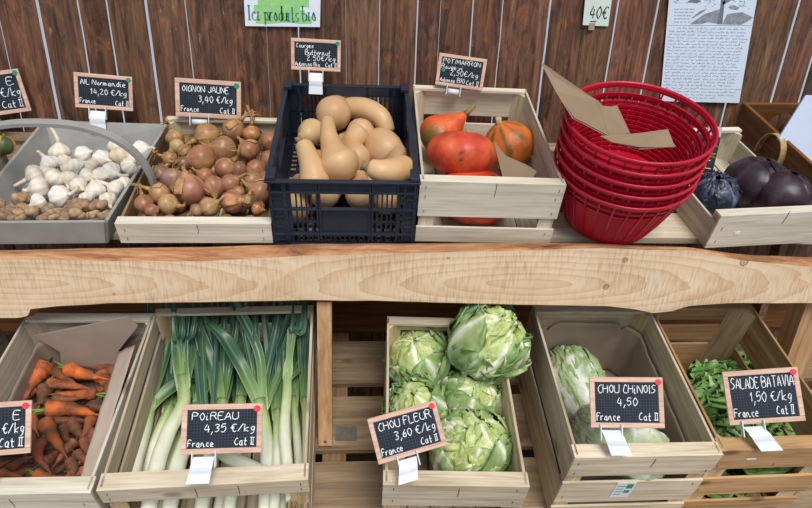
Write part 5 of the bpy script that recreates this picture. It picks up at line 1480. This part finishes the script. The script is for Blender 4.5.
# ------------------------------------------------------------------ paper liners
def liner(B, label, hl, hb, hr, inset=.008, crink=.004, seed=0, rfold=0):
    w, L = B.w/2-.007-inset, B.L-.007-inset
    path = [(-w, .02), (-w, L-.03), (-w+.03, L), (w-.03, L), (w, L-.03), (w, .02)]
    cum = [0]
    for a, b_ in zip(path, path[1:]): cum.append(cum[-1]+math.hypot(b_[0]-a[0], b_[1]-a[1]))
    T = cum[-1]
    r = thing('paper_liner', label, 'paper liner', B.M)
    def at(s):
        s *= T
        for i in range(5):
            if s <= cum[i+1]+1e-9:
                u = (s-cum[i])/(cum[i+1]-cum[i]); return path[i][0]+(path[i+1][0]-path[i][0])*u, path[i][1]+(path[i+1][1]-path[i][1])*u
        return path[-1]
    s1, s2 = cum[2]/T, cum[3]/T
    def hh(s):
        if s < s1: return hl(s/s1)
        if s > s2: return hr((s-s2)/(1-s2))
        return hb((s-s1)/(s2-s1))
    def fn(u, v):
        x, y = at(u); z = .008+(hh(u)-.008)*v
        inn = v*rfold*max(0, (u-s2)/(1-s2))**.7 if u > s2 else 0
        cr_ = crink*noise.noise(V((x*14, y*14, z*10+seed)))*2+crink*.7*abs(noise.noise(V((x*35+z*20, y*35, seed))))
        k = 1-(inn+abs(cr_))/max(.05, math.hypot(x, 0)+.01) if abs(x) > .02 else 1
        return V((x*k, y-abs(cr_)*1.2 if s1 < u < s2 else y, z))
    mb = MB(); mb.grid(fn, 110, 14); mb.build('wall_sheet', M_liner, r, smooth=True, solid=.0012)
    mb = MB(); mb.grid(lambda u, v: V((-w+2*w*u, .02+(L-.02)*v, .009+.002*noise.noise(V((u*9, v*9, seed))))), 20, 20); mb.build('bottom_sheet', M_liner, r, smooth=True, solid=.001)
    return r
sm = lambda u: max(0, min(1, u))
lr1 = liner(B_car, 'crumpled grey-brown paper lining the carrot crate', lambda u: .19+.015*u, lambda u: .20-.02*abs(math.sin(u*PI)), lambda u: .205-.07*u, seed=1, rfold=.02)
# loose folded flap standing in front of the back of the carrot crate
fp = [B_car.M @ V(p) for p in ()]
mb = MB(); yb = B_car.L-.045
def cf(px, py): q = B_car.Mi @ hit(px, py, B_car.o+B_car.y*yb, B_car.y); return V((q.x, q.y, q.z))
mb.slab([cf(34, 336), cf(60, 352), cf(62, 372), cf(116, 372), cf(119, 350), cf(138, 326), cf(128, 317)], (0, .25, .05), .008); mb.build('folded_flap', M_flap, lr1)
mb = MB(); a0, a1, a2, a3 = [B_car.Mi @ B_car.at(*q) for q in ((118, 352, .20), (78, 484, .262), (92, 484, .255), (135, 345, .235))]
mb.grid(lambda u, v: (a0*(1-u)+a1*u)*(1-v)+(a3*(1-u)+a2*u)*v+V((0, 0, .004*noise.noise(V((u*7, v*3, 2))))), 24, 6); mb.build('folded_edge', M_flap, lr1, smooth=True, solid=.001)
liner(B_chi, 'brown paper with rounded top corners lining the Chinese cabbage crate', lambda u: .205, lambda u: .213*(1-.25*max(0, 1-u/.16)**2-.25*max(0, (u-.84)/.16)**2)+.004, lambda u: .205-.02*u, seed=7, crink=.003)

# ------------------------------------------------------------------ odds and ends
B_box = Box(UP0, .125, (829, 180), (960, 178), (747, 103), (850, 102))
r = thing('wooden_box', 'dark brown wooden box against the wall at the right edge', 'box', B_box.M)
w, L, h = B_box.w/2, B_box.L, B_box.h
for nm, a in (('front_board', (-w, w, 0, .012)), ('back_board', (-w, w, L-.012, L)), ('side_board', (-w, -w+.012, .0125, L-.0125)), ('side_board', (w-.012, w, .0125, L-.0125))):
    mb = MB(); mb.box(*a, 0, h); mb.build(nm, M_brownY if nm == 'side_board' else M_brown, r, bevel=.001)
mb = MB(); mb.box(-w+.012, w-.012, .012, L-.012, 0, .01); mb.build('base', M_brown, r)
# bent wooden handle on its left side
mb = MB(); q0 = B_box.Mi @ hit(758, 146, B_box.o-B_box.x*(w+.012), B_box.x); q1 = B_box.Mi @ hit(781, 160, B_box.o-B_box.x*(w+.012), B_box.x)
yc, ya, zt = (q0.y+q1.y)/2, abs(q0.y-q1.y)/2, .13
n = 20
for i in range(n+1):
    a = PI*i/n; p = V((-w-.010, yc+ya*math.cos(a), .05+(zt-.05)*math.sin(a)**.7 if 0 < i < n else .05)); nn = V((0, math.cos(a), math.sin(a)))
    for dn, dx in ((-.0015, -.009), (.0015, -.009), (.0015, .009), (-.0015, .009)): mb.vert(p+nn*dn+V((dx, 0, 0)))
for i in range(n):
    for j in range(4): mb.face(i*4+j, (i+1)*4+j, (i+1)*4+(j+1) % 4, i*4+(j+1) % 4)
mb.face(0, 1, 2, 3); mb.face(n*4+3, n*4+2, n*4+1, n*4)
mb.build('bent_handle', M_honeyY, r)
# white board leaning in the box
Dw = depth(B_box.M @ V((-w+.03, L*.6, h)))
P = [pt(779, 138, Dw-.05), pt(818, 180, Dw-.06), pt(870, 150, Dw), pt(845, 90, Dw+.03), pt(806, 95, Dw+.03)]
c = sum(P, V())/5; nrm = (P[1]-P[0]).cross(P[4]-P[0]).normalized()
P = [p-nrm*((p-P[0]).dot(nrm)) for p in P]
mb = MB(); mb.slab([p-c for p in P], -nrm if nrm.dot(CAMP-c) > 0 else nrm, .006)
o = mb.build('white_board', plain('pale_blue_card', rgb('#b4bfd4'), .7, .3, .02), None); o.location = c; tag(o, 'plain white board leaning in the brown wooden box', 'board')
# black price card in the cabbage crate
Dk = depth(B_red.M @ V((-.05, B_red.L-.12, .05)))
Dk = depth(B_red.at(707, 173, .012)); print('card', Dk, depth(B_red.at(720, 130, B_red.h)))
P = [pt(702, 171, Dk), pt(712.5, 173, Dk), pt(724, 139, Dk-.01), pt(714, 137, Dk-.01)]
x_ = (P[1]-P[0]).normalized(); n_ = x_.cross((P[3]-P[0])).normalized(); y_ = n_.cross(x_); cw, chh = (P[1]-P[0]).length*2.4, (P[3]-P[0]).length
r = thing('price_card', 'small black card with a yellow euro sign tucked behind the red baskets', 'sign', frame(x_, y_, n_, P[1]))
mb = MB(); mb.box(-cw, 0, 0, chh, -.0015, 0); mb.build('card', plain('black_card', rgb('#15151a'), .35, .5, .1), r, bevel=.002)
mb = MB(); write(mb, '€', -cw*.42, chh*.52, chh*.25, cw*.36, .0012, 1, .0006, slant=0, jit=0)
mb.tube([(-cw*.98, chh*.44, .0006), (-cw*.02, chh*.44, .0006)], .0009, 4, up=(0, 0, 1)); mb.build('yellow_print', plain('yellow_print', rgb('#c9ac2e'), .5, .3, .05), r)
mb = MB(); mb.tube([(-cw*.4, chh*.1, .0006), (-cw*.1, chh*.1, .0006)], .001, 4, up=(0, 0, 1)); mb.tube([(-cw*.45, chh*.3, .0006), (-cw*.2, chh*.33, .0006)], .0012, 4, up=(0, 0, 1)); mb.build('white_print', M_chalk, r)
mb = MB(); mb.box(-cw*.55, -cw*.02, chh*1.01, chh*1.30, -.008, -.002); mb.box(-cw*.5, -cw*.05, chh*1.02, chh*1.12, -.002, .004)
mb.build('plastic_clip', plain('grey_clip', rgb('#aab2bb'), .4, .5, .1), r)
# paper cone among the pumpkins
Dp = depth(B_pump.M @ V((.07, .10, .16)))
P = [pt(494, 141, Dp+.03), pt(505, 154, Dp), pt(528, 166, Dp-.01), pt(537, 172, Dp-.02), pt(533, 178, Dp-.02), pt(503, 180, Dp-.01)]
c = sum(P, V())/6
nrm = (P[2]-P[0]).cross(P[4]-P[0]).normalized()
P = [p-nrm*((p-c).dot(nrm)) for p in P]
mb = MB(); mb.slab([p-c for p in P], -nrm if nrm.dot(CAMP-c) > 0 else nrm, .0015)
o = mb.build('paper_wrap', M_kraft, None); o.location = c; tag(o, 'crumpled brown paper wrap standing before the streaked pumpkin', 'paper')
# neighbours cut off at the left edge
B_l1 = Box(UP0, .10, (-200, 215), (-60, 212), (-80, 137), (22, 137))
crate('pale wooden crate at the upper left edge, behind the grey trug', B_l1, WH, [(0, .1)], [(0, .1)], [(0, .09)])
P = B_l1.at(3, 145, .085)
pumpkin('small yellow and green squash at the upper left edge behind the trug', axisM(imgdir(.2, -1, .2), P), px2m(P, 11), .9, 9, .05, 0, '#d9a545', '#8f8455', lambda t, w, p, c: mixc(c, rgb('#4e5e34'), 1 if math.cos(w*2) > .2 else 0), 8, .2)
B_l2 = Box(LO0, .20, (-270, 490), (-100, 488), (-125, 332), (4, 322))
crate('slatted wooden crate cut off by the left edge beside the carrots', B_l2, GR, [(0, .08), (.1, .2)], [(0, .08), (.11, .2)], [(0, .08), (.1, .2)])
# stained veneer on the bottom of the lettuce crate
mb = MB(); q = B_sal.Mi @ B_sal.at(692, 366, .0065)
mb.box(q.x-.06, q.x+.07, q.y-.07, q.y+.045, .0065, .0085)
o = mb.build('wood_veneer', plain('stained_veneer', rgb('#7b5640'), .8, .2, .4, 16), None); o.matrix_world = B_sal.M; tag(o, 'dark stained veneer sheet lying at the back of the lettuce crate', 'wood sheet')
# ------------------------------------------------------------------ light
w = bpy.data.worlds.new('world'); SC.world = w; w.use_nodes = True
t = w.node_tree; bg = t.nodes['Background']
bg.inputs[0].default_value = (.80, .88, 1.0, 1); bg.inputs[1].default_value = .55
sun = bpy.data.lights.new('sun', 'SUN'); sun.energy = 2.9; sun.angle = math.radians(28); sun.color = (1, .96, .9)
so = bpy.data.objects.new('sun', sun); COL.objects.link(so)
so.rotation_euler = V((-.15, .62, -.80)).to_track_quat('-Z', 'Y').to_euler()
vs = SC.view_settings
vs.view_transform = 'Standard'; vs.look = 'None'; vs.gamma = 1; vs.use_curve_mapping = False
vs.exposure = 0.0
